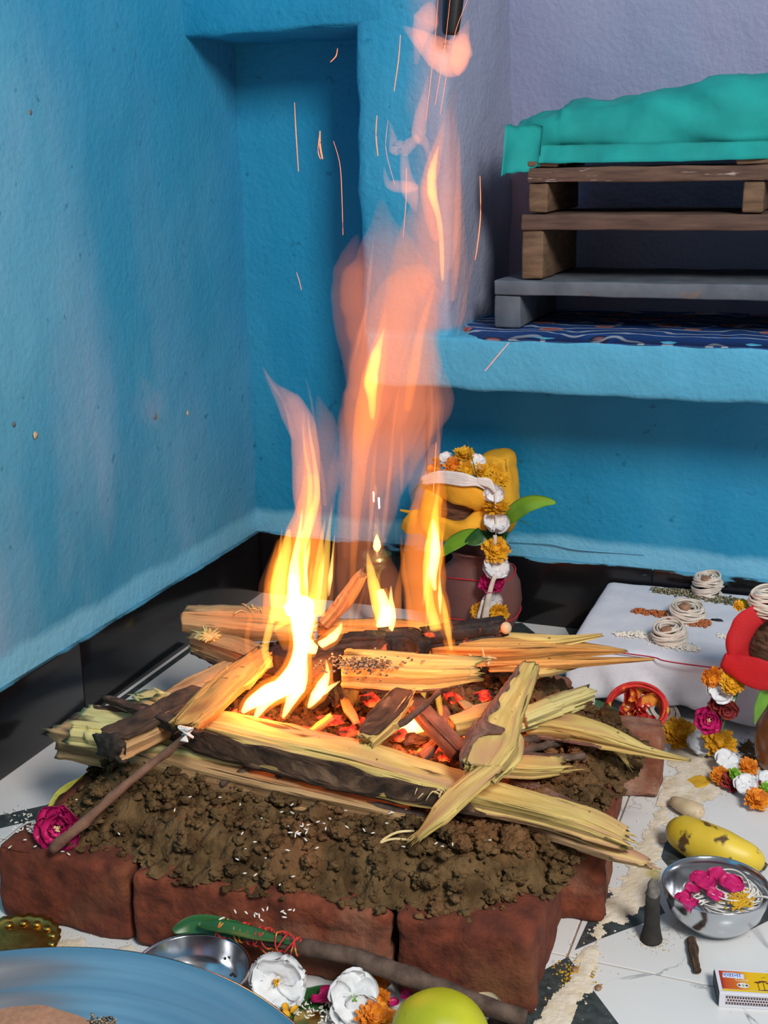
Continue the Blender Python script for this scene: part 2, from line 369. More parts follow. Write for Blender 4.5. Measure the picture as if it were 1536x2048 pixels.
def ember_mat():
    M=bpy.data.materials.new('glowing_ember'); M.use_nodes=True; t=M.node_tree; L=t.links.new; b=t.nodes['Principled BSDF']
    b.inputs['Base Color'].default_value=(.03,.012,.01,1); b.inputs['Roughness'].default_value=.8
    tc=N(t,'ShaderNodeTexCoord'); n=N(t,'ShaderNodeTexNoise',i_Scale=70.0,i_Detail=4); L(tc.outputs['Object'],n.inputs['Vector'])
    rp=N(t,'ShaderNodeValToRGB'); e=rp.color_ramp.elements; e[0].position=.42; e[0].color=(0,0,0,1); e[1].position=.72; e[1].color=(1,.16,.02,1); x=rp.color_ramp.elements.new(.54); x.color=(.55,.015,.006,1)
    L(n.outputs[0],rp.inputs[0]); L(rp.outputs[0],b.inputs['Emission Color']); b.inputs['Emission Strength'].default_value=2.6; return M
M_ember=ember_mat()
M_steel=pm('polished_steel',(.62,.64,.67),(.56,.58,.62),40,rough=.17,metal=1)
M_steelb=pm('brushed_steel',(.60,.62,.66),(.50,.53,.58),1,rough=.24,metal=1,coord='Object',stretch=(3,3,300))
M_brass=pm('brass',(.62,.42,.10),(.42,.28,.07),70,rough=.35,metal=1,bump=.0008,bscale=120)
M_bronze=pm('brown_bronze',(.16,.060,.022),(.30,.13,.05),20,rough=.3,metal=.3,coat=.3)
M_teal=pm('teal_cloth',(.002,.245,.235),(.004,.32,.30),18,rough=.85,bump=.0012,bscale=40,sub=0)
M_plank=pm('old_plank',(.06,.032,.022),(.14,.080,.055),1,rough=.8,bump=.0008,bscale=2,coord='Object',stretch=(25,25,200),c3=(.42,.36,.32),s3=.9,lo3=.62,hi3=.68,lo=.3,hi=.7)
M_plank2=pm('brown_plank',(.055,.030,.022),(.115,.068,.048),1,rough=.8,bump=.0006,bscale=2,coord='Object',stretch=(20,20,150),lo=.3,hi=.7)
M_leg=pm('tan_leg_wood',(.085,.050,.028),(.18,.11,.062),1,rough=.8,bump=.0006,bscale=2,coord='Object',stretch=(30,30,120),lo=.3,hi=.7)
M_grey=pm('grey_painted_wood',(.065,.085,.11),(.11,.135,.165),25,rough=.7,bump=.0005,bscale=90,c3=(.16,.12,.10),s3=30,lo3=.68,hi3=.74)
M_cloth=pm('white_cotton',(.62,.64,.70),(.70,.71,.77),30,rough=.9,bump=.0004,bscale=500)
M_redline=pm('red_line',(.42,.015,.05))
M_red=pm('red_cloth',(.42,.002,.006),(.58,.004,.010),12,rough=.75,bump=.0005,bscale=400)
M_yel=pm('yellow_cloth',(.72,.33,.010),(.82,.42,.02),25,rough=.8,bump=.0006,bscale=300)
M_cord=pm('cotton_thread',(.56,.50,.42),(.72,.66,.58),80,rough=.95)
M_cordw=pm('white_thread',(.66,.65,.62),(.78,.77,.74),80,rough=.95)
M_coco=pm('coconut_husk',(.055,.022,.012),(.16,.075,.04),1,rough=.95,bump=.002,bscale=1,stretch=(60,60,300))
M_pot=pm('brown_clay_pot',(.13,.050,.042),(.19,.075,.060),14,rough=.55,bump=.0004,bscale=200)
M_potred=pm('red_paint',(.45,.02,.03))
M_leaf=pm('bright_leaf',(.10,.27,.015),(.19,.40,.03),20,rough=.4,sub=0)
M_leafd=pm('dark_leaf',(.014,.075,.020),(.035,.14,.035),20,rough=.35)
M_leafy=pm('yellow_leaf',(.42,.36,.03),(.55,.50,.06),20,rough=.5,c3=(.07,.05,.02),s3=28,lo3=.55,hi3=.6)
M_mari=pm('marigold_yellow',(.55,.24,.003),(.78,.43,.008),120,rough=.7)
M_mario=pm('marigold_orange',(.55,.12,.003),(.78,.29,.008),120,rough=.7)
M_maroon=pm('dark_maroon_petal',(.16,.006,.02),(.36,.04,.02),120,rough=.7)
M_rose=pm('magenta_petal',(.42,.004,.09),(.62,.015,.17),60,rough=.5,c3=(.75,.18,.42),s3=45,lo3=.62,hi3=.75)
M_white=pm('white_petal',(.72,.74,.76),(.80,.81,.82),50,rough=.55,sub=.15)
M_ban=pm('banana_skin',(.60,.42,.025),(.74,.55,.05),14,rough=.45,c3=(.10,.055,.02),s3=45,lo3=.61,hi3=.66)
M_cream=pm('cream_fruit',(.50,.38,.22),(.66,.54,.36),40,rough=.5,c3=(.25,.13,.05),s3=50,lo3=.6,hi3=.75)
M_guava=pm('green_yellow_skin',(.36,.40,.010),(.52,.54,.02),18,rough=.4,c3=(.24,.26,.02),s3=60,lo3=.66,hi3=.72)
M_black=pm('black_incense',(.018,.016,.014),(.03,.027,.024),80,rough=.9,bump=.0004,bscale=400)
M_ash=pm('grey_ash',(.10,.09,.08),(.2,.18,.16),120,rough=1)
M_flour=pm('cream_flour',(.62,.53,.38),(.74,.68,.56),50,rough=1,bump=.001,bscale=300,c3=(.50,.40,.12),s3=20,lo3=.57,hi3=.68)
M_turm=pm('turmeric_powder',(.55,.28,.01),(.66,.40,.02),80,rough=1,bump=.001,bscale=300)
M_rice=pm('rice_grain',(.70,.68,.58),(.78,.77,.70),90,rough=.6)
M_moong=pm('green_lentil',(.045,.05,.03),(.16,.15,.07),300,rough=.6,c3=(.5,.48,.35),s3=420,lo3=.56,hi3=.6)
M_masoor=pm('red_lentil',(.34,.09,.025),(.50,.17,.05),300,rough=.6,c3=(.10,.03,.02),s3=300,lo3=.58,hi3=.62)
M_nut=pm('betel_nut',(.22,.11,.055),(.36,.22,.13),90,rough=.6)
M_thredr=pm('red_yellow_thread',(.50,.015,.02),(.66,.05,.03),90,rough=.9,c3=(.72,.30,.04),s3=60,lo3=.54,hi3=.6)
M_blk=pm('matte_black',(.006,.006,.007),rough=.5)
M_card=pm('white_card',(.66,.66,.72),rough=.7)
M_seed=pm('mixed_seeds',(.02,.013,.010),(.42,.30,.18),420,rough=.6,lo=.45,hi=.6)
M_straw=pm('pale_fibre',(.62,.48,.22),(.78,.64,.34),80,rough=.9)
def glass_mat():
    M=bpy.data.materials.new('thin_clear_glass'); M.use_nodes=True; t=M.node_tree; t.nodes.clear(); L=t.links.new
    o=N(t,'ShaderNodeOutputMaterial'); mx=N(t,'ShaderNodeMixShader'); tr=N(t,'ShaderNodeBsdfTransparent'); tr.inputs[0].default_value=(.96,.97,.97,1)
    gl=N(t,'ShaderNodeBsdfGlossy'); gl.inputs['Roughness'].default_value=.03; mx.inputs[0].default_value=.045
    L(tr.outputs[0],mx.inputs[1]); L(gl.outputs[0],mx.inputs[2]); L(mx.outputs[0],o.inputs['Surface']); return M
M_glass=glass_mat()
def flame_mat(name, col, e, ab, abcol=(.75,.35,.12)):
    M=bpy.data.materials.new(name); M.use_nodes=True; t=M.node_tree; t.nodes.clear(); L=t.links.new
    o=N(t,'ShaderNodeOutputMaterial'); a=N(t,'ShaderNodeAddShader'); em=N(t,'ShaderNodeEmission'); em.inputs[0].default_value=(*col,1); em.inputs[1].default_value=e
    va=N(t,'ShaderNodeVolumeAbsorption'); va.inputs[0].default_value=(*abcol,1); va.inputs[1].default_value=ab
    L(em.outputs[0],a.inputs[0]); L(va.outputs[0],a.inputs[1]); L(a.outputs[0],o.inputs['Volume']); return M
FM={'w':flame_mat('flame_white',(1,.62,.20),420,8),'y':flame_mat('flame_yellow',(1,.50,.07),170,10),'o':flame_mat('flame_orange',(1,.26,.025),52,14),
    'p':flame_mat('flame_pink',(1,.30,.13),12.5,15),'d':flame_mat('flame_dim',(1,.30,.14),9.0,9),'t':flame_mat('flame_top',(1,.33,.16),13,10),'u':flame_mat('flame_wisp',(1,.33,.17),46,18)}
def spark_mat():
    M=bpy.data.materials.new('spark'); M.use_nodes=True; b=M.node_tree.nodes['Principled BSDF']; b.inputs['Base Color'].default_value=(.9,.2,.05,1)
    b.inputs['Emission Color'].default_value=(1,.22,.10,1); b.inputs['Emission Strength'].default_value=1.1; return M
M_spark=spark_mat()
#@@SETTING
# ------------------------------------------------------------------ the room
XL, YB, YF = -.89, 1.736, 1.59
def st(name, mb, mt, parent=None, **k): return obj(name, mb, mt, parent, kind=None if parent else 'structure', **k)
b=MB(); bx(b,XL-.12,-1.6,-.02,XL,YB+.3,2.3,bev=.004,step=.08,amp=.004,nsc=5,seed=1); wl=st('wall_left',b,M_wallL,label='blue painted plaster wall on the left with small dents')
b=MB(); bx(b,XL-.12,YB,-.02,-.60,YB+.5,2.3,bev=.0005,step=.06,amp=.003,nsc=6,seed=2); bx(b,-.60,YB,-.02,1.6,YB+.5,.40,bev=.0005,step=.06,amp=.003,nsc=6,seed=2)
wb=st('wall_back',b,M_wallB,label='deep blue recessed back wall under the ledge and beside the pillar')
b=MB(); bx(b,-.645,YF,.378,-.515,YB+.32,2.3,bev=.016,step=.035,amp=.0045,nsc=22,seed=4); wp=st('wall_pillar',b,M_block,label='blue wall block that turns greyish beside the alcove')
b=MB(); bx(b,-.635,YF-.004,.378,1.6,YB+.32,.451,bev=.008,step=.02,amp=.0022,nsc=26,seed=5); st('trim_1',b,M_block,label='thick light blue ledge slab across the alcove')
b=MB(); bx(b,XL-.05,YF,.842,-.60,YB+.2,2.3,bev=.008,step=.03,amp=.0035,nsc=24,seed=6); st('trim_2',b,M_wallB,label='blue lintel above the shaded wall recess')
b=MB(); bx(b,-.56,1.885,.40,1.6,2.0,2.3,bev=.004,step=.08,amp=.003,nsc=6,seed=7); st('wall_alcove',b,M_lav,label='lavender grey back wall of the raised alcove')
# baseboards: stone pieces with joints
bb=thing('baseboard_left',None,None,(XL,0,0)); bb['kind']='structure'
ys=[-1.5,-.75,0,.62,1.225,YB-.001]
for i in range(5):
    b=MB(); bx(b,XL,ys[i]+.0006,0,XL+.007,ys[i+1]-.0006,.104,bev=.0012,step=.2,amp=0); obj('baseboard_slab',b,M_graniteL,bb)
bb=thing('baseboard_back',None,None,(0,YB,0)); bb['kind']='structure'
xs=[XL+.007,-.80,-.255,.35,.95,1.6]
for i in range(5):
    b=MB(); bx(b,xs[i]+.0006,YB-.007,0,xs[i+1]-.0006,YB,.104,bev=.0012,step=.2,amp=0); obj('baseboard_slab',b,M_granite,bb)
# floor: grout bed, tiles, dark inlays
b=MB(); bx(b,-1.0,-1.7,-.05,1.7,1.85,-.0012,bev=.001,step=.5,amp=0); fl=obj('floor',b,M_grout,kind='structure',label='white marbled tile floor with dark speckled inlays',at=(0,0,0))
TX0,TY0,TS=-.199,.946,.6
rot=Matrix.Rotation(math.radians(3.0),3,'Z')
for i in range(-2,4):
    for j in range(-5,2):
        x0=TX0+i*TS; y0=TY0+j*TS; x1=min(x0+TS,1.65); y1=min(y0+TS,YB-.002); x0=max(x0,XL); 
        if x1-x0<.02 or y1-y0<.02: continue
        b=MB(); bx(b,x0+.0008,y0+.0008,-.010,x1-.0008,y1-.0008,0,bev=.0008,step=.4,amp=0); obj('floor_tile',b,M_tile,fl,smooth=False)
def inlay(pts, h=.0004):
    pts=[(p.x,p.y) for p in pts]; n=len(pts)
    b=MB(); b.add([(x,y,-.001) for x,y in pts]+[(x,y,h) for x,y in pts],[tuple(range(n,2*n))]+[(i,(i+1)%n,(i+1)%n+n,i+n) for i in range(n)])
    obj('tile_inlay',b,M_inlay,fl,smooth=False)
inlay([P(1136,1914),P(1240,2052),P(1236,2200),P(900,2200),P(1000,1990)])
inlay([P(1206,1876),P(1288,1846),P(1330,1826),P(1300,1770),P(1200,1790),P(1150,1900)])
inlay([P(1322,1716),P(1352,1752),P(1400,1720),P(1380,1650),P(1340,1650)])
inlay([P(1430,1790),P(1500,1860),P(1560,1830),P(1560,1760)])
inlay([P(0-40,1640),P(0,1631),P(91,1611),P(180,1590),P(150,1620),P(45,1646),P(0,1657),P(-40,1668)])
inlay([P(169,1503),P(180,1545),P(260,1530),P(300,1480),P(250,1465)])
inlay([P(1044,1246),P(1100,1290),P(1000,1290),P(960,1250)])
inlay([P(1130,1255),P(1214,1264),P(1225,1285),P(1150,1290)])
# narrow grey border strip that follows the left wall
g0=MB(); a0=P(100,1475); a1=P(385,1292)
g0.add([(XL+.012,a0.y,.0002),(XL+.022,a0.y,.0002),(XL+.022,a1.y,.0002),(XL+.012,a1.y,.0002),(XL+.012,a0.y,-.001),(XL+.022,a0.y,-.001),(XL+.022,a1.y,-.001),(XL+.012,a1.y,-.001)],[(0,1,2,3),(1,0,4,5),(2,1,5,6)])
obj('border_strip',g0,M_inlay,fl,smooth=False)
for i,(u,v,r) in enumerate([(70,870,.0035),(310,832,.0055),(375,826,.003),(28,848,.0025),(175,852,.002),(60,225,.003)]):
    b=MB(); q=X(u,v,XL); ico(b,q+Vector((.0005,0,0)),r,2,(.25,1,1.2),wob=.5,seed=i); obj('plaster_chip',b,M_cream if i%2==0 else M_ash,wl)
b=MB(); q=[Q(u,v,YB) for u,v in ((503,900),(498,935),(502,955),(496,985),(488,1008),(500,1026))]; tube(b,[p+Vector((.002,-.002,0)) for p in q],[.0008,.0016,.001,.0012,.0022,.001],n=26,seg=5,sq=.5,up=(0,1,0),wob=.5); obj('plaster_crack',b,M_ash if False else M_inlay,wb)
b=MB(); q=[Q(u,v,YB)+Vector((0,-.0035,0)) for u,v in ((1020,1082),(1100,1086),(1160,1098),(1290,1108))]; tube(b,q,[.0006,.0009,.0011,.0005],n=40,seg=5,up=(0,1,0)); obj('plaster_crack',b,M_wallB,wb)
# ------------------------------------------------------------------ alcove things
def floral_mat():
    M=bpy.data.materials.new('blue_floral_print'); M.use_nodes=True; t=M.node_tree; L=t.links.new; b=t.nodes['Principled BSDF']; b.inputs['Roughness'].default_value=.6
    tc=N(t,'ShaderNodeTexCoord'); v=N(t,'ShaderNodeTexVoronoi',i_Scale=15.0); L(tc.outputs['Object'],v.inputs['Vector'])
    w=N(t,'ShaderNodeTexWave',wave_type='RINGS',i_Scale=9.0,i_Distortion=14.0,i_Detail=2.0); L(tc.outputs['Object'],w.inputs['Vector'])
    r=N(t,'ShaderNodeValToRGB'); e=r.color_ramp.elements; e[0].position=.16; e[0].color=(.33,.06,.05,1); e[1].position=.42; e[1].color=(.005,.045,.20,1)
    for p,c in ((.22,(.45,.22,.25,1)),(.27,(.012,.012,.05,1)),(.33,(.006,.07,.30,1))): x=r.color_ramp.elements.new(p); x.color=c
    L(v.outputs['Distance'],r.inputs[0])
    m_=N(t,'ShaderNodeMapRange'); m_.inputs[1].default_value=.90; m_.inputs[2].default_value=.94; m_.inputs[4].default_value=.8; L(w.outputs[0],m_.inputs[0])
    mx=N(t,'ShaderNodeMix',data_type='RGBA'); L(m_.outputs[0],mx.inputs[0]); L(r.outputs[0],mx.inputs[6]); mx.inputs[7].default_value=(.42,.50,.58,1)
    L(mx.outputs[2],b.inputs['Base Color']); return M
b=MB()
def fcl(u,v):
    x=-.516+.0+u*1.5; y0=1.586+.05*max(0,1-(u*1.5)/.05)**2+.003*nz((u*1.5,0,0),18); y=y0+v*(1.88-y0)
    return (x,y,.4555+.0012*nz((x,y,0),40)-(.006 if v==0 else 0))
sheet(b,fcl,150,14,th=.002); obj('shelf_cloth',b,floral_mat(),label='blue printed floral sheet spread on the ledge under the wooden stools',cat='cloth')
def stool(name,label,x0,x1,y0,y1,zb,zt,th,legw,mt,mleg,inset=0,cleat=False,legx=None):
    t=thing(name,label,'stool',((x0+x1)/2,(y0+y1)/2,zb),'low wooden stools stacked in the alcove')
    b=MB(); bx(b,x0,y0,zt-th,x1,y1,zt,bev=.002,step=.04,amp=.0012,nsc=30,seed=x0*9); seat_=obj('seat',b,mt,t)
    for s in (0,1):
        b=MB(); xx=(x0+inset) if s==0 else (legx if legx else x1-inset-legw); bx(b,xx,y0+.003,zb,xx+legw,y1-.01,zt-th-.0006,bev=.003,step=.03,amp=.001,nsc=40,seed=s); obj('leg',b,mleg,t)
    if cleat:
        for s in (0,1):
            b=MB(); xx=x0 if s==0 else x1-.05; bx(b,xx,y0,zt+.0005,xx+.04,y1-.03,zt+.008,bev=.002,step=.03,amp=.001); obj('cleat',b,mleg,seat_)
    return t
stool('wooden_stool','grey painted low wooden stool at the bottom of the stack',-.467,.25,1.635,1.86,.4575,.520,.019,.036,M_grey,M_grey)
stool('wooden_stool','brown wooden stool in the middle of the stack, on the grey one',-.432,.12,1.640,1.86,.5215,.606,.020,.029,M_plank2,M_leg,inset=.0)
stool('wooden_stool','topmost chipped brown wooden stool carrying the teal bundle',-.425,-.112,1.640,1.84,.6075,.665,.019,.026,M_plank,M_leg,inset=.001,cleat=True,legx=-.153)
# teal bundle
b=MB(); prof=[(-.458,.700,.050),(-.452,.722,.075),(-.425,.730,.085),(-.395,.737,.088),(-.385,.750,.088),(-.345,.748,.09),(-.30,.752,.09),(-.24,.765,.09),(-.18,.775,.09),(-.10,.778,.09),(0,.77,.09),(.06,.76,.085),(.10,.74,.07),(.115,.715,.05)]
n=70; sg=36; vs=[];fs=[]
for i in range(n):
    u=i/(n-1)*(len(prof)-1); k=min(int(u),len(prof)-2); f=u-k; x,zt,hd=[prof[k][a]*(1-f)+prof[k+1][a]*f for a in range(3)]
    zb=.676; cy=1.742; 
    for j in range(sg):
        th=2*math.pi*j/sg; c_,s_=math.cos(th),math.sin(th)
        sx=math.copysign(abs(c_)**.55,c_); sz=math.copysign(abs(s_)**.6,s_)
        y=cy+hd*sx*(1-.15*max(0,sz)); z=(zt+zb)/2+(zt-zb)/2*sz
        p=Vector((x,y,z)); a=.010*fb(p*1.0,9,3,3)+.004*nz((x*1.0,y*2,z*3),40,8)
        fold=.004*math.sin((z*1.6+x*.55)*75+3*nz(p,8))*(1 if sx<0 else .3)
        if z<zb+.012: a*=.1; fold*=.1
        vs.append(p+Vector((0,(-1 if sx<0 else 1)*(a+fold),max(0,sz)*a*1.0)))
for i in range(n-1):
    for j in range(sg): fs.append((i*sg+j,(i+1)*sg+j,(i+1)*sg+(j+1)%sg,i*sg+(j+1)%sg))
fs.append(tuple(range(sg))); fs.append(tuple(range((n-1)*sg,n*sg))[::-1]); b.add(vs,fs)
tb=thing('cloth_bundle','teal cloth wrapped bundle lying on the topmost stool','bundle',(-.17,1.74,.675)); obj('wrapping',b,M_teal,tb)
b=MB()
def flap(u,v):
    x=-.458+.050*u; z=.718-.062*v*(1-.15*u)+.004*nz((u*3,v*3,0),1.5); y=1.652-.016*(v**1.5)-.006*math.sin(u*6)*v
    return (x,y,z)
sheet(b,flap,12,12,th=.0015); obj('cloth_flap',b,M_teal,tb)
b=MB()
def hem(u,v):
    x=-.41+.38*u; return (x,1.650-.012*v-.003*math.sin(u*30)*v,.692-.022*v+.006*max(0,u-.5)*v+.001*nz((u*20,v,0),1))
sheet(b,hem,40,5,th=.001); obj('cloth_hem',b,M_teal,tb)
# black handle hanging in front of the pillar
t=thing('hanging_handle','black tapered handle hanging at the top in front of the wall','handle',Q(900,62,1.57))
b=MB(); p0=Q(900,63,1.57); p1=p0+Vector((.010,0,.09)); tube(b,[p0,p0+Vector((0.001,0,.004)),p1,p1+Vector((.012,0,.12))],[.006,.0115,.0155,.017],n=14,seg=6,sq=.6,up=(0,1,0)); obj('grip',b,M_blk,t)
b=MB(); tube(b,[p1+Vector((.012,0,.115)),p1+Vector((.013,.004,.30)),p1+Vector((.013,.022,.31))],.003,n=8,seg=6); obj('cord',b,M_blk,t)
#@@BRICKS
# ------------------------------------------------------------------ fire platform
BH=.075
def brick(name,label,c0,c1,wid,mt,seed,h=BH,z0=0.0,bev=.007):
    """front edge c0->c1 (x,y), depth wid backwards"""
    c0=Vector((*c0,z0)); c1=Vector((*c1,z0)); ax=c1-c0; ay=Vector((-ax.y,ax.x,0)).normalized()*wid
    b=MB(); rbox(b,c0,ax,ay,(0,0,h),bev=bev,step=.005,amp=.0024,nsc=40,seed=seed)
    vs=[]
    for v in b.v:   # chipped arrises
        v=Vector(v); k=nz(v,55,seed+9)
        if k>.22 and v.z>z0+h*.55: v=v+((c0+ax/2+ay/2+Vector((0,0,h/2)))-v).normalized()*(k-.22)*.014
        vs.append(tuple(v))
    b.v=vs
    return obj(name,b,mt,label=label,cat='brick',group='red bricks of the fire platform')
brick('brick','dark red brick at the front left corner under the rose',(-.712,.829),(-.573,.831),.243,M_brick_s,11)
brick('brick','long red brick in the middle of the front row, dusty top edge',(-.567,.828),(-.329,.846),.118,M_brick,12)
brick('brick','short red brick at the front right corner of the platform',(-.323,.846),(-.207,.853),.148,M_brick_s,13)
brick('brick','long brick along the right side behind the corner brick',(-.292,.990),(-.178,1.003),.24,M_brick,14)
brick('brick','pale dusty brick at the far right corner near the thread roll',(-.285,1.238),(-.166,1.25),.055,M_brick_d,15)
brick('brick','brick on the left side behind the rose, beside the twig',(-.716,1.078),(-.578,1.078),.20,M_brick,16)
brick('brick','brick in the back row under the soil, left half',(-.700,1.285),(-.465,1.29),.10,M_brick_d,17,h=.07)
brick('brick','brick in the back row under the soil, right half',(-.459,1.29),(-.292,1.30),.10,M_brick_d,18,h=.07)
# soil: heightfield with clods
poly=[P(u,v,BH) for u,v in [(95,1672),(150,1700),(245,1703),(275,1735),(330,1762),(395,1772),(470,1778),(560,1795),(640,1800),(720,1815),(800,1822),(870,1838),(960,1835),(1040,1800),(1100,1790),(1150,1750),(1165,1700),(1190,1650),(1230,1600),(1285,1535),(1290,1480),(1200,1430)]]+[Vector((-.30,1.36,0)),Vector((-.5,1.40,0)),Vector((-.70,1.34,0)),Vector((-.72,1.15,0)),Vector((-.715,1.0,0))]
poly=[(p.x,p.y) for p in poly]; PA=np.array(poly)
def sdist(x,y):
    a=PA; b_=np.roll(PA,-1,0); d=b_-a; w=np.array([x,y])-a; t_=np.clip((w*d).sum(1)/(d*d).sum(1),0,1); r=np.sqrt(((w-d*t_[:,None])**2).sum(1)).min()
    c=((a[:,1]>y)!=(b_[:,1]>y))&(x<(b_[:,0]-a[:,0])*(y-a[:,1])/(b_[:,1]-a[:,1]+1e-12)+a[:,0]); return r if c.sum()%2 else -r
def soil_h(x,y,d=None):
    d=sdist(x,y) if d is None else d
    s=min(max(d/.05,0),1); h=BH+(.030*(s*s*(3-2*s)))
    # ash hollow in the middle
    r=math.hypot((x+.50),(y-1.15)); h-=.012*max(0,1-r/.16)
    return h
step=.0026; x0,x1=-.75,-.15; y0,y1=.83,1.42; nx=int((x1-x0)/step); ny=int((y1-y0)/step)
ix={}; vs=[]; fs=[]
D=np.full((nx+1,ny+1),-1.0)
cx_=np.linspace(x0,x1,nx+1); cy_=np.linspace(y0,y1,ny+1)
GX,GY=np.meshgrid(cx_,cy_,indexing='ij'); inside=np.zeros(GX.shape,bool); dd=np.full(GX.shape,9.0)
for k in range(len(PA)):
    a=PA[k]; c=PA[(k+1)%len(PA)]; d=c-a; tt=np.clip(((GX-a[0])*d[0]+(GY-a[1])*d[1])/(d@d),0,1)
    dd=np.minimum(dd,np.hypot(GX-a[0]-d[0]*tt,GY-a[1]-d[1]*tt)); cr=((a[1]>GY)!=(c[1]>GY))&(GX<(c[0]-a[0])*(GY-a[1])/(c[1]-a[1]+1e-12)+a[0]); inside^=cr
dd=np.where(inside,dd,-dd)
for i in range(nx+1):
    for j in range(ny+1):
        x,y=cx_[i],cy_[j]; d=dd[i,j]
        if d<-.008: continue
        if d<.03: d=d+.012*nz((x,y,0),70,4)
        if d<-.002: continue
        z=soil_h(x,y,d)
        v=Vector((x,y,0)); k=max(0,min(1,d/.02+.25))
        q=v+Vector((.004*nz(v,90,1),.004*nz(v,90,2),0)); vd=noise.voronoi(q*62)[0]; vd2=noise.voronoi(q*170+Vector((3,1,0)))[0]; c1=min(1,(vd[1]-vd[0])*2.6); c2=min(1,(vd2[1]-vd2[0])*2.4)
        z+=k*(.0065*c1*(.4+.6*abs(nz(v,40,5))*2)+.0032*c2+.0075*nz(v,26,2)+.0026*nz(v,120,9)+.0018*nz(v,330,2)-.006)
        ix[i,j]=len(vs); vs.append((x+.0016*nz(v,150,7),y+.0016*nz(v,150,8),z))
for i in range(nx):
    for j in range(ny):
        q=[(i,j),(i+1,j),(i+1,j+1),(i,j+1)]
        if all(a in ix for a in q): fs.append(tuple(ix[a] for a in q))
b=MB(); b.add(vs,fs)
rc=random.Random(3)
nclod=0
while nclod<2600:
    x=rc.uniform(x0,x1); y=rc.uniform(y0,y1); d=sdist(x,y)
    if d<-.004 or y>1.2 and rc.random()<.7: continue
    r=rc.choice([.0018,.0025,.003,.0035,.0045,.006,.0078]) if rc.random()<.6 else rc.uniform(.0018,.004)
    if d<.006: r=min(r,.005)
    if d>.012 and rc.random()<.016: r=rc.uniform(.009,.014)
    z=soil_h(x,y,max(d,0))+r*.15+.002*rc.random()
    ico(b,(x,y,z),r*.9,3 if r>.006 else (2 if r>.0035 else 1),(1,rc.uniform(.7,1),rc.uniform(.55,.9)),wob=.55,seed=rc.random()*90,wsc=3.4); nclod+=1
obj('soil_bed',b,M_soil,label='brown crumbly soil bed heaped on the brick platform',cat='soil',kind='stuff')
def zs(x,y): return soil_h(x,y)
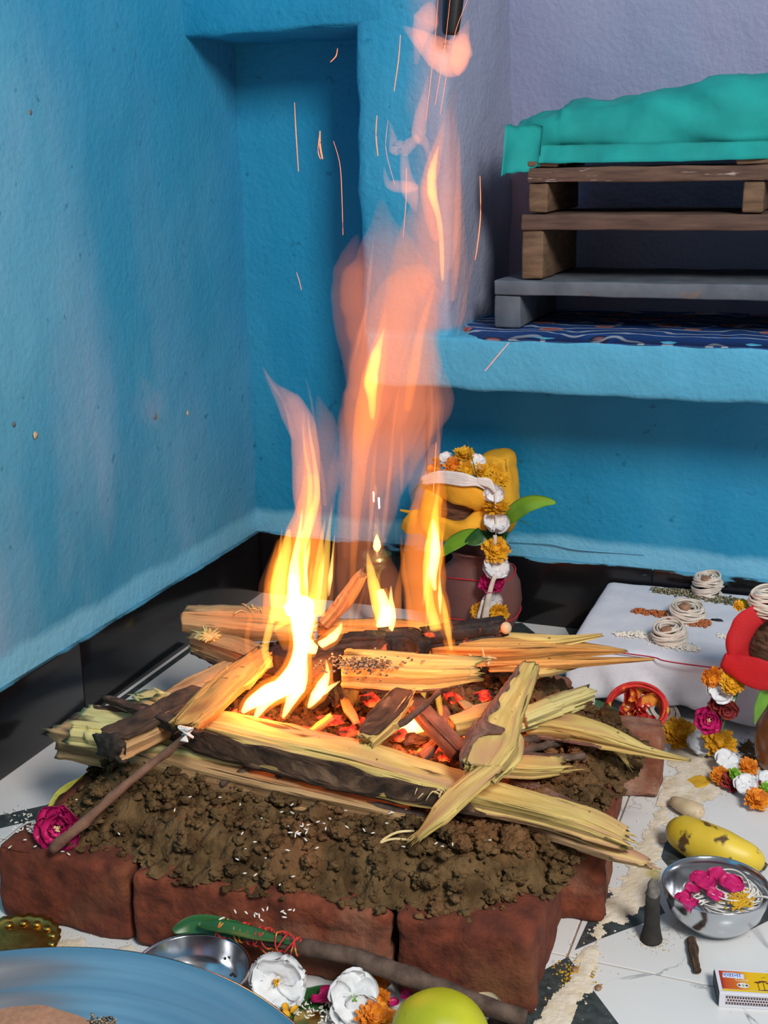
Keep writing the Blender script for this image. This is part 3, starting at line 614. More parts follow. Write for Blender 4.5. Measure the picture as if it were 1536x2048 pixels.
#@@WOOD
# ------------------------------------------------------------------ firewood
def ragged(vs,fs,uv,ring,pts_c,T,jl,rr,seg,sign):
    pass
def split_log(name,label,ctrl,w,th,mt,bark=None,mbark=None,jag=(.006,.006),seed=0,seg=34,n=44,roll=0,sup=.36,flare=0,group='firewood pieces on the fire',cat='firewood',splin=(6,6),parent=None,ends=None):
    """ctrl: world points; w/th half width and half thickness lists; bark=(a0,a1) degrees around"""
    rr=random.Random(seed*13+5); steps=[(rr.randrange(seg),rr.choice([3,4,5,6]),rr.random()*.9+.05,rr.uniform(.78,.92),rr.random()<.5) for _ in range(7)]; C=spline(ctrl,n); pts,T=frames(C); Wd=lerpl(w,n); Th=lerpl(th,n)
    fib=[1+.04*(rr.random()-.5)+.26*nz((k*.22,seed*2.7,0),1.0) for k in range(seg)]; fib2=[rr.random()*10 for _ in range(seg)]
    up=Vector((0,0,1)); vs=[];fs=[];uv=[];L=0; rings=[]
    for i,p in enumerate(pts):
        if i: L+=(p-pts[i-1]).length
        a=T[i].cross(up).normalized(); u_=a.cross(T[i]).normalized(); ring=[]
        for k in range(seg):
            t_=2*math.pi*k/seg; cc,ss=math.cos(t_),math.sin(t_)
            x=math.copysign(abs(cc)**sup,cc)*Wd[i]; y=math.copysign(abs(ss)**sup,ss)*Th[i]
            f=fib[k]*(1+.16*nz((L*11,k*.26,seed),1.0)+.11*round(nz((L*9+2,k*.55,seed+9),1.0)*4)/2+.03*nz((L*60,k*.9,seed),1.0))
            for k0,kw,l0,am,dr_ in steps:
                if (k-k0)%seg<kw and ((i/(n-1)>l0)==dr_): f*=am
            x*=f; y*=f
            c_,s_=math.cos(roll),math.sin(roll); x,y=x*c_-y*s_,x*s_+y*c_
            q=p+a*x+u_*y
            if i==0: q=q-T[i]*jag[0]*(rr.random()**1.6)*(.25+3.0*abs(nz((k*.6,seed,i),1.0)))
            if i==n-1: q=q+T[i]*jag[1]*(rr.random()**1.6)*(.25+3.0*abs(nz((k*.6,seed,i),1.0)))
            ring.append(q)
        rings.append(ring); vs+=ring; uv+=[(L, k/seg*2*(Wd[n//2]+Th[n//2])*1.6) for k in range(seg)]
    for i in range(n-1):
        for k in range(seg):
            k2=(k+1)%seg; fs.append((i*seg+k,i*seg+k2,(i+1)*seg+k2,(i+1)*seg+k))
    for e,(base,sg,j) in enumerate(((0,1,jag[0]),((n-1)*seg,-1,jag[1]))):
        c=len(vs); i=0 if e==0 else n-1; vs.append(pts[i]+T[i]*sg*min(j*.5,.004)); uv.append((uv[base][0]+.01*sg,0))
        for k in range(seg):
            k2=(k+1)%seg; fs.append((base+k2,base+k,c) if e==0 else (base+k,base+k2,c))
    b=MB(); b.add(vs,fs,0,uv)
    for e in (0,1):   # loose splinters at the torn ends
        i=0 if e==0 else n-1; s=-1 if e==0 else 1
        for _ in range(splin[e]):
            k=rr.randrange(seg); q=rings[i][k].lerp(pts[i],rr.random()*.7)-T[i]*s*.008; l=(jag[e]*rr.uniform(.5,1.3)+.004)
            dr=(T[i]*s+Vector((rr.uniform(-.2,.2),rr.uniform(-.2,.2),rr.uniform(-.10,.16)))).normalized()
            q=q-dr*.010; wq=min(.0034,Wd[i]*.3)*rr.uniform(.4,1); tube(b,[q,q+dr*(l*.5+.008),q+dr*(l+.010)],[wq,wq*.75,.0003],n=5,seg=5,sq=.45,roll=rr.random())
    o=obj(name,b,mt,parent,smooth=True,label=label,cat=None if parent else cat,group=None if parent else group)
    if bark:
        a0,a1=math.radians(bark[0]),math.radians(bark[1]); m_=12; vs=[];fs=[];uv=[];L=0; i0,i1=(1,n-2) if len(bark)<4 else (int(bark[2]*(n-1)),int(bark[3]*(n-1)))
        cnt=0
        for i in range(i0,i1+1):
            p=pts[i]; L+=(pts[i]-pts[i-1]).length if i else 0
            a=T[i].cross(up).normalized(); u_=a.cross(T[i]).normalized(); cnt+=1
            for lay in (0,1):
                for k in range(m_+1):
                    e_=min(i-i0,i1-i)/max(1,(i1-i0)); tp=min(1,.25+e_*7); am=(a0+a1)/2; t_=am+(a1-a0)*(k/m_-.5)*tp*(1+.5*nz((L*30,0 if k<m_/2 else 9,seed),1))+.10*nz((L*25,k*.2,seed),1) ; cc,ss=math.cos(t_),math.sin(t_)
                    s_=(1.13+.10*nz((L*60,t_*3,seed+2),1)+.05*nz((L*200,t_*9,seed+3),1)) if lay==0 else .93
                    x=math.copysign(abs(cc)**sup,cc)*Wd[i]*s_; y=math.copysign(abs(ss)**sup,ss)*Th[i]*s_
                    c_,sn=math.cos(roll),math.sin(roll); x,y=x*c_-y*sn,x*sn+y*c_
                    vs.append(p+a*x+u_*y); uv.append((L,t_*max(Wd[i],Th[i])))
        w2=2*(m_+1)
        for i in range(cnt-1):
            for k in range(m_):
                o0=i*w2; o1=(i+1)*w2; fs.append((o0+k,o0+k+1,o1+k+1,o1+k)); q=m_+1; fs.append((o0+q+k+1,o0+q+k,o1+q+k,o1+q+k+1))
            fs.append((i*w2,(i+1)*w2,(i+1)*w2+m_+1,i*w2+m_+1)); fs.append((i*w2+m_,i*w2+2*m_+1,(i+1)*w2+2*m_+1,(i+1)*w2+m_))
        for i in (0,cnt-1):
            for k in range(m_): 
                f=(i*w2+k,i*w2+m_+1+k,i*w2+m_+2+k,i*w2+k+1); fs.append(f if i==0 else f[::-1])
        bb_=MB(); bb_.add(vs,fs,0,uv); 
        if parent is None: obj('bark',bb_,mbark or M_bark,o,label='dark rough bark')
    return o
def PL(lst): return [P(u,v,z) for u,v,z in lst]
G='firewood pieces on the fire'
# front lower plank
split_log('split_log','long pale split log lying lowest along the front left of the pile',PL([(140,1470,.104),(300,1512,.106),(480,1562,.106),(650,1600,.104),(850,1640,.102)]),[.026,.022,.018,.016,.008],[.017,.016,.015,.013,.006],M_wt,jag=(.012,.01),seed=1)
# its broad yellow left end
split_log('split_log','yellow-faced split board end pointing left beside the dark granite skirting',PL([(165,1450,.128),(250,1462,.126),(380,1490,.122),(500,1525,.118)]),[.027,.027,.022,.014],[.011,.012,.010,.008],M_wg,bark=(100,170,0,.6),jag=(.010,.005),seed=2)
# main front log
split_log('split_log','long front log with dark bark side and pale top running right to a torn tip',PL([(300,1418,.148),(420,1462,.146),(560,1498,.142),(700,1530,.138),(830,1562,.134),(960,1592,.128),(1100,1626,.120),(1180,1650,.112),(1245,1676,.104)]),[.014,.019,.020,.021,.020,.018,.017,.016,.012],[.012,.015,.016,.017,.014,.010,.009,.008,.005],M_wy,bark=(282,378,.06,.66),jag=(.02,.014),seed=3,n=60,splin=(8,9))
split_log('wood_splinter','pink torn strip along the underside of the front log tip at right',PL([(900,1606,.112),(1020,1640,.104),(1130,1672,.096),(1220,1702,.088),(1290,1724,.084)]),[.008,.010,.012,.012,.006],[.006,.007,.006,.005,.003],M_wp,jag=(.01,.012),seed=4,splin=(4,8))
split_log('wood_splinter','thin pale splinter peeling off below the front log tip',PL([(1010,1618,.104),(1100,1648,.096),(1160,1672,.090),(1215,1703,.085)]),[.003,.004,.003,.001],[.002,.002,.002,.0008],M_wy,jag=(.004,.01),seed=5,splin=(0,3))
# bark strip upper left
split_log('bark_strip','thin dark bark strip lying over the left ends of the logs',PL([(215,1398,.150),(290,1425,.158),(350,1448,.164),(400,1470,.168)]),[.005,.008,.009,.006],[.003,.004,.005,.003],M_bark,jag=(.008,.004),seed=6,splin=(3,3))
split_log('wood_splinter','pale yellow fan of splintered wood above the bark strip at left',PL([(292,1395,.150),(345,1412,.154),(400,1440,.156)]),[.013,.016,.012],[.006,.006,.005],M_wg,jag=(.016,.003),seed=7,splin=(14,2))
split_log('split_log','short dark-ended quarter log pointing at the camera on the left',PL([(222,1492,.150),(300,1455,.152),(370,1412,.152),(420,1385,.150)]),[.017,.017,.015,.012],[.012,.012,.011,.010],M_wt,bark=(20,175,0,.85),jag=(.002,.004),seed=8,splin=(0,4))
split_log('end_grain',None,PL([(213,1497,.150),(221,1493,.150),(230,1489,.150)]),[.0160,.0182,.0182],[.0105,.0132,.0132],M_char2,jag=(.001,.001),seed=88,parent=bpy.data.objects['split_log.003'],splin=(0,0),n=6); bpy.context.scene.objects['end_grain']['label']='blackened sawn end'
split_log('split_log','broad plank leaning into the flames from the left, orange in firelight',PL([(372,1452,.172),(420,1408,.176),(470,1358,.176),(530,1305,.170)]),[.014,.017,.018,.012],[.006,.006,.006,.005],M_wo,jag=(.006,.01),seed=9,splin=(5,5))
split_log('split_log','short split plank lying behind the leaning one at left edge of flames',PL([(345,1400,.130),(400,1368,.132),(460,1335,.132)]),[.012,.015,.010],[.007,.007,.006],M_wt,jag=(.004,.01),seed=10)
split_log('split_log','pale log end in the back left just in front of the black skirting',PL([(372,1240,.150),(440,1244,.150),(520,1250,.150),(620,1258,.146)]),[.015,.019,.020,.016],[.013,.016,.016,.012],M_wt,jag=(.004,.01),seed=11,splin=(2,3))
split_log('split_log','back left log with frayed pale end and dark underside',PL([(392,1282,.132),(460,1302,.134),(550,1332,.134),(650,1350,.130)]),[.013,.017,.018,.014],[.011,.014,.014,.010],M_wt,bark=(270,340),jag=(.006,.01),seed=12)
b=MB(); rr=random.Random(4); c=P(415,1272,.150)
for k in range(60):
    d=Vector((rr.gauss(0,1),rr.gauss(0,1),rr.gauss(.3,.7))).normalized(); tube(b,[c,c+d*rr.uniform(.006,.016)+Vector((rr.uniform(-.008,.008),0,0))],[.0022,.0007],n=3,seg=4)
ico(b,c,.010,2,(1.4,1,.6),wob=.5,seed=2); obj('frayed_wood',b,M_wg,label='pale frayed tuft of wood on the end of the back left log',cat='wood tuft',group=G)
# middle black/pale log
split_log('split_log','split log across the middle of the fire with pale torn right end',PL([(690,1338,.182),(780,1342,.182),(860,1344,.180),(940,1340,.178)]),[.017,.018,.017,.014],[.014,.015,.014,.009],M_wy,bark=(275,338,0,.95),jag=(.003,.016),seed=13,splin=(0,12))
split_log('charred_log','black charred log crossing the middle of the flames',PL([(540,1318,.166),(610,1328,.170),(680,1336,.172)]),[.014,.016,.016],[.012,.014,.014],M_char,jag=(.006,.003),seed=14,splin=(0,0))
split_log('charred_log','charred black log behind the seed-covered one',PL([(630,1300,.178),(700,1288,.180),(770,1285,.180)]),[.009,.013,.012],[.008,.011,.010],M_char,jag=(.006,.003),seed=15,splin=(0,0))
split_log('charred_log','square burnt block in the centre back of the fire',PL([(762,1290,.172),(815,1285,.174),(850,1300,.172)]),[.014,.016,.012],[.016,.016,.012],M_char,jag=(.003,.003),seed=16,splin=(0,0),sup=.4)
split_log('charred_log','dark burnt stick reaching right in front of the clay pot',PL([(850,1275,.178),(920,1265,.182),(1005,1250,.184)]),[.010,.012,.011],[.010,.011,.008],M_char,jag=(.004,.006),seed=17,splin=(0,2))
split_log('split_log','long plank across the back of the pile behind the flames',PL([(640,1262,.150),(760,1262,.150),(880,1275,.148)]),[.014,.018,.014],[.010,.012,.010],M_wo,jag=(.006,.006),seed=18)
split_log('charred_log','slanting burnt stick standing up behind the left flames',PL([(650,1245,.17),(690,1200,.20),(722,1150,.235)]),[.009,.009,.006],[.008,.008,.005],M_wt,jag=(.004,.006),seed=19)
# right back fan
f0=split_log('split_log','amber split log at the back right whose end forks into long points',PL([(870,1300,.158),(950,1302,.160),(1040,1300,.160),(1130,1296,.158),(1252,1302,.156)]),[.016,.021,.020,.012,.0015],[.011,.014,.013,.008,.001],M_wo,jag=(.006,.004),seed=20,splin=(0,3),n=36)
split_log('wood_point',None,PL([(980,1278,.170),(1080,1284,.168),(1140,1280,.168),(1203,1270,.170)]),[.008,.009,.006,.002],[.006,.006,.004,.0015],M_wy,jag=(.004,.003),seed=21,parent=f0,splin=(0,1))
split_log('wood_point',None,PL([(980,1328,.148),(1080,1326,.148),(1180,1322,.148),(1306,1318,.150)]),[.009,.009,.006,.0015],[.006,.006,.004,.0012],M_wo,jag=(.004,.003),seed=22,parent=f0,splin=(0,1))
split_log('wood_point',None,PL([(1040,1345,.140),(1090,1340,.140),(1150,1330,.140)]),[.009,.010,.004],[.005,.005,.003],M_wy,jag=(.01,.01),seed=23,parent=f0,splin=(4,6))
# crossing stick
split_log('split_log','upright crossing stick with yellow face and reddish bark at right',PL([(958,1540,.165),(985,1490,.170),(1010,1440,.174),(1035,1390,.176),(1062,1335,.176)]),[.016,.023,.017,.013,.009],[.008,.010,.010,.010,.006],M_wy,bark=(100,225,.02,.97),mbark=M_barkr,jag=(.008,.008),seed=24,splin=(5,3))
split_log('wood_splinter','flat yellow splinter with jagged foot in front of the front log',PL([(985,1535,.168),(930,1580,.158),(880,1630,.142),(838,1672,.124)]),[.011,.012,.012,.006],[.004,.004,.004,.002],M_wy,jag=(.004,.014),seed=25,splin=(0,8),sup=.6)
# right small ones
split_log('wood_splinter','short pale stick pointing right toward the white cloth',PL([(1045,1435,.140),(1110,1408,.146),(1178,1384,.150)]),[.010,.011,.010],[.006,.007,.007],M_wg,jag=(.004,.004),seed=26)
split_log('wood_splinter','thin pale stick just below the short pale one at right',PL([(1040,1455,.130),(1100,1436,.134),(1165,1412,.136)]),[.006,.006,.003],[.004,.004,.002],M_wg,jag=(.004,.004),seed=27)
f1=split_log('split_log','tapering yellow splinter reaching out over the right rear brick',PL([(1060,1450,.122),(1120,1450,.126),(1200,1468,.126),(1290,1500,.118),(1378,1520,.108)]),[.018,.019,.016,.006,.0012],[.009,.009,.008,.004,.001],M_wy,bark=(285,345,0,.55),mbark=M_barkr,jag=(.008,.004),seed=28,splin=(4,2),n=36)
split_log('wood_point',None,PL([(1205,1478,.122),(1235,1500,.112),(1255,1528,.098)]),[.008,.006,.002],[.004,.003,.001],M_wy,jag=(.004,.008),seed=29,parent=f1,splin=(2,6))
split_log('wood_splinter','pale splintered board end beside the grey twigs',PL([(1000,1530,.120),(1060,1532,.120),(1110,1532,.116)]),[.013,.014,.011],[.006,.006,.005],M_wy,jag=(.004,.016),seed=30,splin=(0,14))
split_log('wood_splinter','brown strip under the crossing stick near the right bricks',PL([(1030,1560,.105),(1090,1590,.102),(1150,1612,.098)]),[.006,.007,.004],[.004,.004,.003],M_barkr,jag=(.004,.008),seed=31)
# inside the fire
split_log('split_log','small bark-backed stick leaning on the front log in the middle',PL([(733,1482,.160),(770,1440,.166),(810,1392,.170)]),[.009,.014,.011],[.007,.009,.008],M_wy,bark=(30,150),jag=(.006,.004),seed=32,splin=(3,3))
split_log('burnt_stick','burnt stick with pale end pointing right inside the fire',PL([(825,1400,.150),(870,1452,.140),(920,1505,.125)]),[.008,.009,.009],[.007,.008,.008],M_barkr,jag=(.004,.003),seed=33,splin=(2,2))
split_log('burnt_stick','short pale chunk glowing beside the crossing stick',PL([(905,1452,.140),(950,1440,.142),(1000,1425,.142)]),[.010,.012,.010],[.008,.009,.008],M_wy,jag=(.003,.003),seed=34,splin=(0,2))
tw=[('grey twig sticking up over the middle of the fire',[(745,1480,.150),(820,1435,.168),(878,1383,.182)],.0035,M_twig),
('grey forked twig on the soil right of the crossing stick',[(1038,1490,.112),(1070,1478,.116),(1120,1472,.112)],.0048,M_twig),
('second grey twig on the soil, bent in the middle',[(1035,1508,.110),(1085,1492,.114),(1140,1480,.110)],.0042,M_twig),
('third grey twig, straight, nearest the right rear soil',[(1042,1512,.108),(1110,1516,.110),(1168,1512,.108)],.0045,M_twig),
('small dark twig under the front log, left one',[(443,1568,.108),(480,1548,.118),(520,1515,.128)],.0035,M_twig),
('small grey twig under the front log, right one',[(540,1572,.110),(570,1548,.120),(592,1525,.128)],.0045,M_twig),
('dark crooked twig half buried in the soil below the front log',[(735,1612,.108),(790,1620,.110),(850,1632,.107)],.0045,M_twig),
('long reddish twig reaching from the rose into the fire',[(103,1697,.088),(165,1648,.110),(250,1570,.135),(320,1515,.155),(378,1470,.180)],.0044,M_twigr)]
for i,(lb,pt,r,mt) in enumerate(tw):
    b=MB(); tube(b,PL(pt),[r*1.15,r*1.0,r*.85],n=20,seg=8,wob=.25,wsc=90,seed=i); 
    if i in (1,2): 
        q=PL(pt)[1]; tube(b,[q,q+Vector((.012,.010,.004))],[r*.6,r*.3],n=4,seg=6)
    obj('twig',b,mt,label=lb,cat='twig',group='twigs lying in and around the fire')
b=MB(); tube(b,PL([(748,1692,.106),(790,1666,.110),(828,1662,.108)]),.0013,n=8,seg=5); tube(b,PL([(752,1690,.106),(785,1678,.107),(832,1682,.106)]),.0013,n=8,seg=5); obj('straw',b,M_straw,label='two pale bent straws lying on the soil in front of the log',cat='straw')
b=MB(); split=PL([(880,1620,.104),(960,1650,.104),(1050,1690,.100)]); tube(b,split,[.002,.0035,.001],n=10,seg=5,sq=.5); obj('bark_strip',b,M_barkr,label='thin reddish bark strip on the soil under the right log tip',cat='bark')
# knot of thread on the plank
b=MB(); c=P(372,1462,.186)
for k in range(6):
    a=k*.5; tube(b,[c+Vector((math.cos(a)*.007,math.sin(a)*.004,-.006)),c+Vector((.002*k-.005,-.004,.004)),c+Vector((-math.cos(a)*.006,.004,.001)),c+Vector((math.cos(a)*.004,-.005,-.008))],.0009,n=14,seg=5)
obj('thread_knot',b,M_cordw,label='white thread knot tying the reddish twig to the bark strip',cat='thread')
# curly shavings
for i,(lb,c,n_,L_) in enumerate([('curly wood fibres on the pale back left log',P(505,1222,.168),9,.018),('tangle of wood fibres below the front log',P(690,1572,.112),34,.026),('loose wood fibres at the torn middle log end',P(965,1322,.178),10,.024),('wood fibres under the crossing stick foot',P(870,1590,.135),12,.02)]):
    b=MB(); rr=random.Random(i)
    for k in range(n_):
        d=Vector((rr.gauss(0,1),rr.gauss(0,.6),rr.gauss(.1,.35))).normalized()*rr.uniform(.5,1)*L_; o_=Vector((rr.gauss(0,.007),rr.gauss(0,.005),0))
        tube(b,[c+o_-d*.5,c+o_+Vector((0,0,rr.uniform(0,.007))),c+o_+d*.5],[.0011,.0008,.0003],n=7,seg=4)
    obj('wood_fibres',b,M_straw,label=lb,cat='wood fibres',kind='stuff')
# seeds strewn on the charred log
b=MB(); rr=random.Random(9)
for k in range(260):
    u=rr.gauss(720,36); v=1322+rr.gauss(0,11)-(u-720)*.02; q=P(u,v+4,.190+.008*(1-abs(v-1322)/30)); ico(b,q,.0017,1,(1.4,.8,.6),rot=Matrix.Rotation(rr.random()*6,3,'Z'))
obj('offering_seeds',b,M_seed,label='dark and pale seeds strewn on the middle log in the fire',cat='seeds',kind='stuff')
# chips and charcoal in the hearth
rr=random.Random(21); nch=0
spots=[(470,1430),(520,1450),(560,1440),(610,1460),(660,1440),(640,1410),(690,1470),(720,1440),(590,1480),(500,1480),(545,1495),(680,1400),(850,1490),(880,1510),(830,1480),(800,1470),(905,1400),(840,1440),(930,1460),(960,1395),(700,1490),(650,1490),(460,1465),(770,1500),(740,1400),(430,1500),(480,1520),(560,1530),(620,1545),(520,1545)]
for i,(u,v) in enumerate(spots):
    q=P(u,v,.10+rr.random()*.018); b=MB(); l=rr.uniform(.014,.03); a=rr.random()*3.14; d=Vector((math.cos(a),math.sin(a),rr.uniform(-.2,.3)))*l
    glow=i%3!=2
    ico(b,q,l*.55,2,(1,.55,.45),wob=.5,seed=i,rot=Matrix.Rotation(a,3,'Z')@Matrix.Rotation(rr.uniform(-.5,.5),3,'X'),wsc=1.2)
    obj('ember' if glow else 'charcoal',b,M_ember if glow else M_char,smooth=False,label='glowing red ember in the heart of the fire' if glow else 'black charcoal lump in the heart of the fire',cat='ember' if glow else 'charcoal',group='glowing embers' if glow else 'charcoal lumps')
lbs=['wood chip','wood chip']
for i,(u,v,a,l,mt,lb) in enumerate([(640,1450,.9,.030,M_wo,'brown wood chip standing in the embers left of the small stick'),(700,1425,2.2,.032,M_wt,'slanting wood chip behind the small leaning stick'),(560,1465,.2,.026,M_wo,'orange wood chip by the white-hot flames'),(500,1500,.5,.03,M_wt,'wood chip inside the front log near its left part'),(890,1440,1.9,.03,M_barkr,'dark upright chip left of the pale chunk'),(860,1500,1.2,.022,M_barkr,'dark chip behind the front log near the bright spot'),(940,1420,2.6,.028,M_wt,'chip leaning on the crossing stick'),(720,1465,.1,.028,M_barkr,'flat brown chip at the foot of the small stick'),(450,1440,.8,.028,M_wo,'orange chip below the leaning plank')]):
    c=P(u,v,.118); d=Vector((math.cos(a),math.sin(a)*.6,.45)).normalized()*l
    split_log('wood_chip',lb,[c-d*.5,c,c+d*.5],[.006,.008,.005],[.003,.004,.003],mt,jag=(.003,.004),seed=40+i,n=8,seg=10,splin=(2,2),cat='wood chip',group='wood chips in the hearth')
#@@FIRE
# ------------------------------------------------------------------ fire
fire=thing('fire','tall orange and yellow fire burning on the wood pile','fire',P(620,1430,.10))
def tongue(pts,y,k,flat=.55,bend=0,name='flame_tongue'):
    if k=='u' and pts[0][1]<400: pts=[(a,b_,w*1.55) for a,b_,w in pts]
    if k=='w' and name=='flame_tongue' and max(q[2] for q in pts)>9: tongue([(a,b_,w+5+w*.25) for a,b_,w in pts],y+.004,'o',flat)
    if pts[0][2]>11 and pts[0][1]<1380 and k in 'ptdu':
        (u0,v0,w0),(u1,v1,w1)=pts[0],pts[1]; d=math.hypot(u1-u0,v1-v0)+1e-6; pts=[(u0-(u1-u0)/d*w0*2.6,v0-(v1-v0)/d*w0*2.6,.8),(u0-(u1-u0)/d*w0*1.3,v0-(v1-v0)/d*w0*1.3,w0*.62)]+pts
    if pts[-1][2]>8 and k in 'ptdu':
        (u0,v0,w0),(u1,v1,w1)=pts[-1],pts[-2]; d=math.hypot(u1-u0,v1-v0)+1e-6; pts=pts+[(u0-(u1-u0)/d*w0*1.2,v0-(v1-v0)/d*w0*1.2,w0*.55),(u0-(u1-u0)/d*w0*2.6,v0-(v1-v0)/d*w0*2.6,.6)]
    c=[Q(u,v,y+bend*i/len(pts)) for i,(u,v,w) in enumerate(pts)]; n=max(14,len(pts)*5)
    C=spline(c,n); w=lerpl([q[2] for q in pts],n); vs=[];fs=[]; seg=14; R_=Vector((CR.x,CR.y,0)).normalized(); F_=Vector((CF.x,CF.y,0)).normalized()
    for i,p in enumerate(C):
        s=px(p)*max(w[i],.4)
        tg=(C[min(i+1,n-1)]-C[max(i-1,0)]); tg.normalize(); a=tg.cross(F_).normalized()
        s*=1+.10*nz((i*.35,y*9,w[0]),1)
        for j in range(seg):
            th=2*math.pi*j/seg; vs.append(p+a*math.cos(th)*s+F_*math.sin(th)*s*flat)
    for i in range(n-1):
        for j in range(seg): fs.append((i*seg+j,i*seg+(j+1)%seg,(i+1)*seg+(j+1)%seg,(i+1)*seg+j))
    b=MB(); c0=len(vs); vs.append(C[0]-(C[1]-C[0])*.6); vs.append(C[-1]+(C[-1]-C[-2])*.6)
    for j in range(seg): fs.append(((j+1)%seg,j,c0)); fs.append(((n-1)*seg+j,(n-1)*seg+(j+1)%seg,c0+1))
    b.add(vs,fs); o=obj(name,b,FM[k],fire); bm=bmesh.new(); bm.from_mesh(o.data); bmesh.ops.recalc_face_normals(bm,faces=bm.faces); bm.to_mesh(o.data); bm.free(); return o
ya,yb_,yc=1.05,1.20,1.22
# left cluster, white heart
tongue([(485,1425,4),(505,1405,14),(540,1385,20),(575,1372,18),(600,1350,10)],ya-.01,'w',.8)
tongue([(508,1440,3),(530,1405,12),(556,1380,18),(590,1340,18),(602,1290,16),(598,1240,18),(592,1195,12),(585,1150,6)],ya,'w',.8)
tongue([(566,1435,3),(580,1405,10),(592,1375,20),(600,1350,16),(604,1300,12),(612,1255,16),(622,1225,10)],ya+.01,'w',.8)
tongue([(617,1415,3),(632,1392,12),(645,1370,12),(655,1345,5),(652,1320,1)],ya+.01,'w',.8)
tongue([(628,1400,3),(650,1382,7),(680,1362,1)],ya+.01,'w',.8)
tongue([(580,1230,24),(605,1212,26),(628,1215,12)],ya+.02,'w',.7)
tongue([(600,1270,10),(618,1292,16),(634,1300,8)],ya,'w',.7)
tongue([(548,1262,2),(560,1250,7),(585,1235,10)],ya,'y',.7)
tongue([(560,1240,14),(556,1190,18),(562,1140,16),(572,1100,11),(578,1060,4)],ya+.01,'y',.6)
tongue([(600,1240,22),(596,1180,22),(600,1130,16),(610,1080,10),(618,1020,7),(620,960,5),(610,900,3),(606,850,1)],ya+.02,'y',.55)
tongue([(636,1230,14),(645,1170,14),(652,1110,9),(658,1060,4),(664,1010,1)],ya+.02,'y',.55)
tongue([(600,1100,10),(622,1040,9),(634,990,7),(630,930,5),(620,870,3),(616,830,1)],ya+.015,'y',.6)
tongue([(572,1300,6),(574,1275,22),(578,1245,40),(590,1180,58),(600,1120,50),(610,1060,36),(620,1000,24),(622,950,14)],ya+.03,'o',.5)
tongue([(540,1230,16),(545,1170,18),(556,1110,12),(566,1070,3)],ya+.03,'o',.5)
tongue([(520,1230,8),(528,1170,11),(545,1120,8),(552,1085,2)],ya+.03,'p',.5)
tongue([(512,1345,3),(500,1315,6),(494,1280,6),(500,1240,5),(512,1210,2)],ya-.02,'o',.7)
tongue([(540,1335,8),(530,1300,8),(538,1260,8),(545,1220,5)],ya-.01,'y',.6)
tongue([(610,1120,30),(625,1040,40),(635,960,44),(640,900,38),(650,850,26),(640,810,10),(636,790,2)],ya+.04,'p',.45)
tongue([(612,1000,26),(612,920,30),(606,860,28),(590,815,24),(570,790,14),(548,770,6),(524,732,1)],ya+.03,'u',.45)
tongue([(588,880,4),(570,830,10),(556,795,8),(540,765,5),(525,735,1)],ya+.03,'u',.5)
tongue([(650,1010,5),(645,960,5),(632,880,4),(624,810,3),(612,758,1)],ya+.03,'o',.6)
tongue([(670,960,18),(690,900,22),(700,850,16),(700,800,4)],ya+.05,'d',.5)
tongue([(545,1245,6),(552,1200,9),(560,1150,7),(560,1100,4),(564,1060,1)],ya-.005,'y',.6)
tongue([(625,1260,8),(628,1200,12),(636,1140,9),(642,1090,6),(650,1040,1)],ya,'y',.6)
tongue([(585,1230,16),(588,1170,14),(590,1120,9),(600,1060,4),(604,1020,1)],ya-.01,'w',.6)
tongue([(655,1240,5),(662,1180,6),(668,1110,4),(670,1060,1)],ya,'o',.6)
tongue([(535,1250,10),(540,1190,14),(550,1130,10),(556,1080,3)],ya+.01,'o',.5)
tongue([(610,1060,14),(618,990,14),(616,920,10),(608,860,6),(606,820,2)],ya+.02,'o',.5)
tongue([(672,1240,14),(676,1160,18),(680,1080,16),(686,1000,10),(690,940,3)],ya+.03,'d',.5)
# centre column
tongue([(700,1280,20),(705,1200,32),(715,1120,42),(730,1040,58),(745,960,72),(765,880,92),(785,800,100),(790,720,92),(785,640,100),(775,570,98),(775,520,76),(770,480,50),(765,440,24),(762,400,6)],yb_,'p',.35)
tongue([(770,900,50),(800,800,70),(810,720,62),(815,650,60),(830,580,62),(845,520,62),(862,450,58),(878,380,46),(888,320,34),(895,260,22),(905,200,10),(915,170,2)],yb_+.02,'p',.40)
tongue([(720,760,30),(712,700,34),(700,640,34),(694,590,34),(696,540,30),(705,500,16),(715,470,4)],yb_,'d',.5)
tongue([(735,800,50),(755,720,56),(775,650,52),(800,590,46),(830,560,36),(870,545,14)],yb_+.01,'t',.45)
tongue([(700,1260,5),(705,1160,6),(710,1060,9),(715,980,14),(722,900,18),(735,820,26),(748,750,24),(760,690,16),(768,640,6),(772,610,1)],yb_-.01,'o',.5)
tongue([(745,838,4),(744,800,9),(742,760,15),(752,710,11),(760,685,6),(769,655,1)],yb_-.02,'y',.6)
tongue([(800,830,18),(810,760,22),(830,690,18),(848,620,14),(862,560,14),(874,500,10),(880,450,5)],yb_+.01,'t',.5)
tongue([(815,820,8),(828,740,12),(842,660,8),(860,600,5),(872,560,2)],yb_+.005,'o',.5)
tongue([(885,560,3),(884,520,5),(882,470,5),(876,430,6),(864,385,10),(864,345,9),(872,310,4),(878,290,1)],yb_+.02,'y',.6)
tongue([(872,480,8),(860,420,15),(858,370,18),(868,320,14),(882,270,7),(888,240,2)],yb_+.03,'o',.5)
tongue([(905,600,6),(912,520,8),(915,440,8),(917,370,6),(918,300,4),(920,260,1)],yb_+.03,'o',.5)
tongue([(912,660,3),(920,600,10),(922,540,16),(920,480,14),(918,420,8)],yb_+.03,'t',.5)
tongue([(915,670,2),(925,630,5),(935,570,4),(945,520,3),(955,470,1)],yb_+.03,'o',.5)
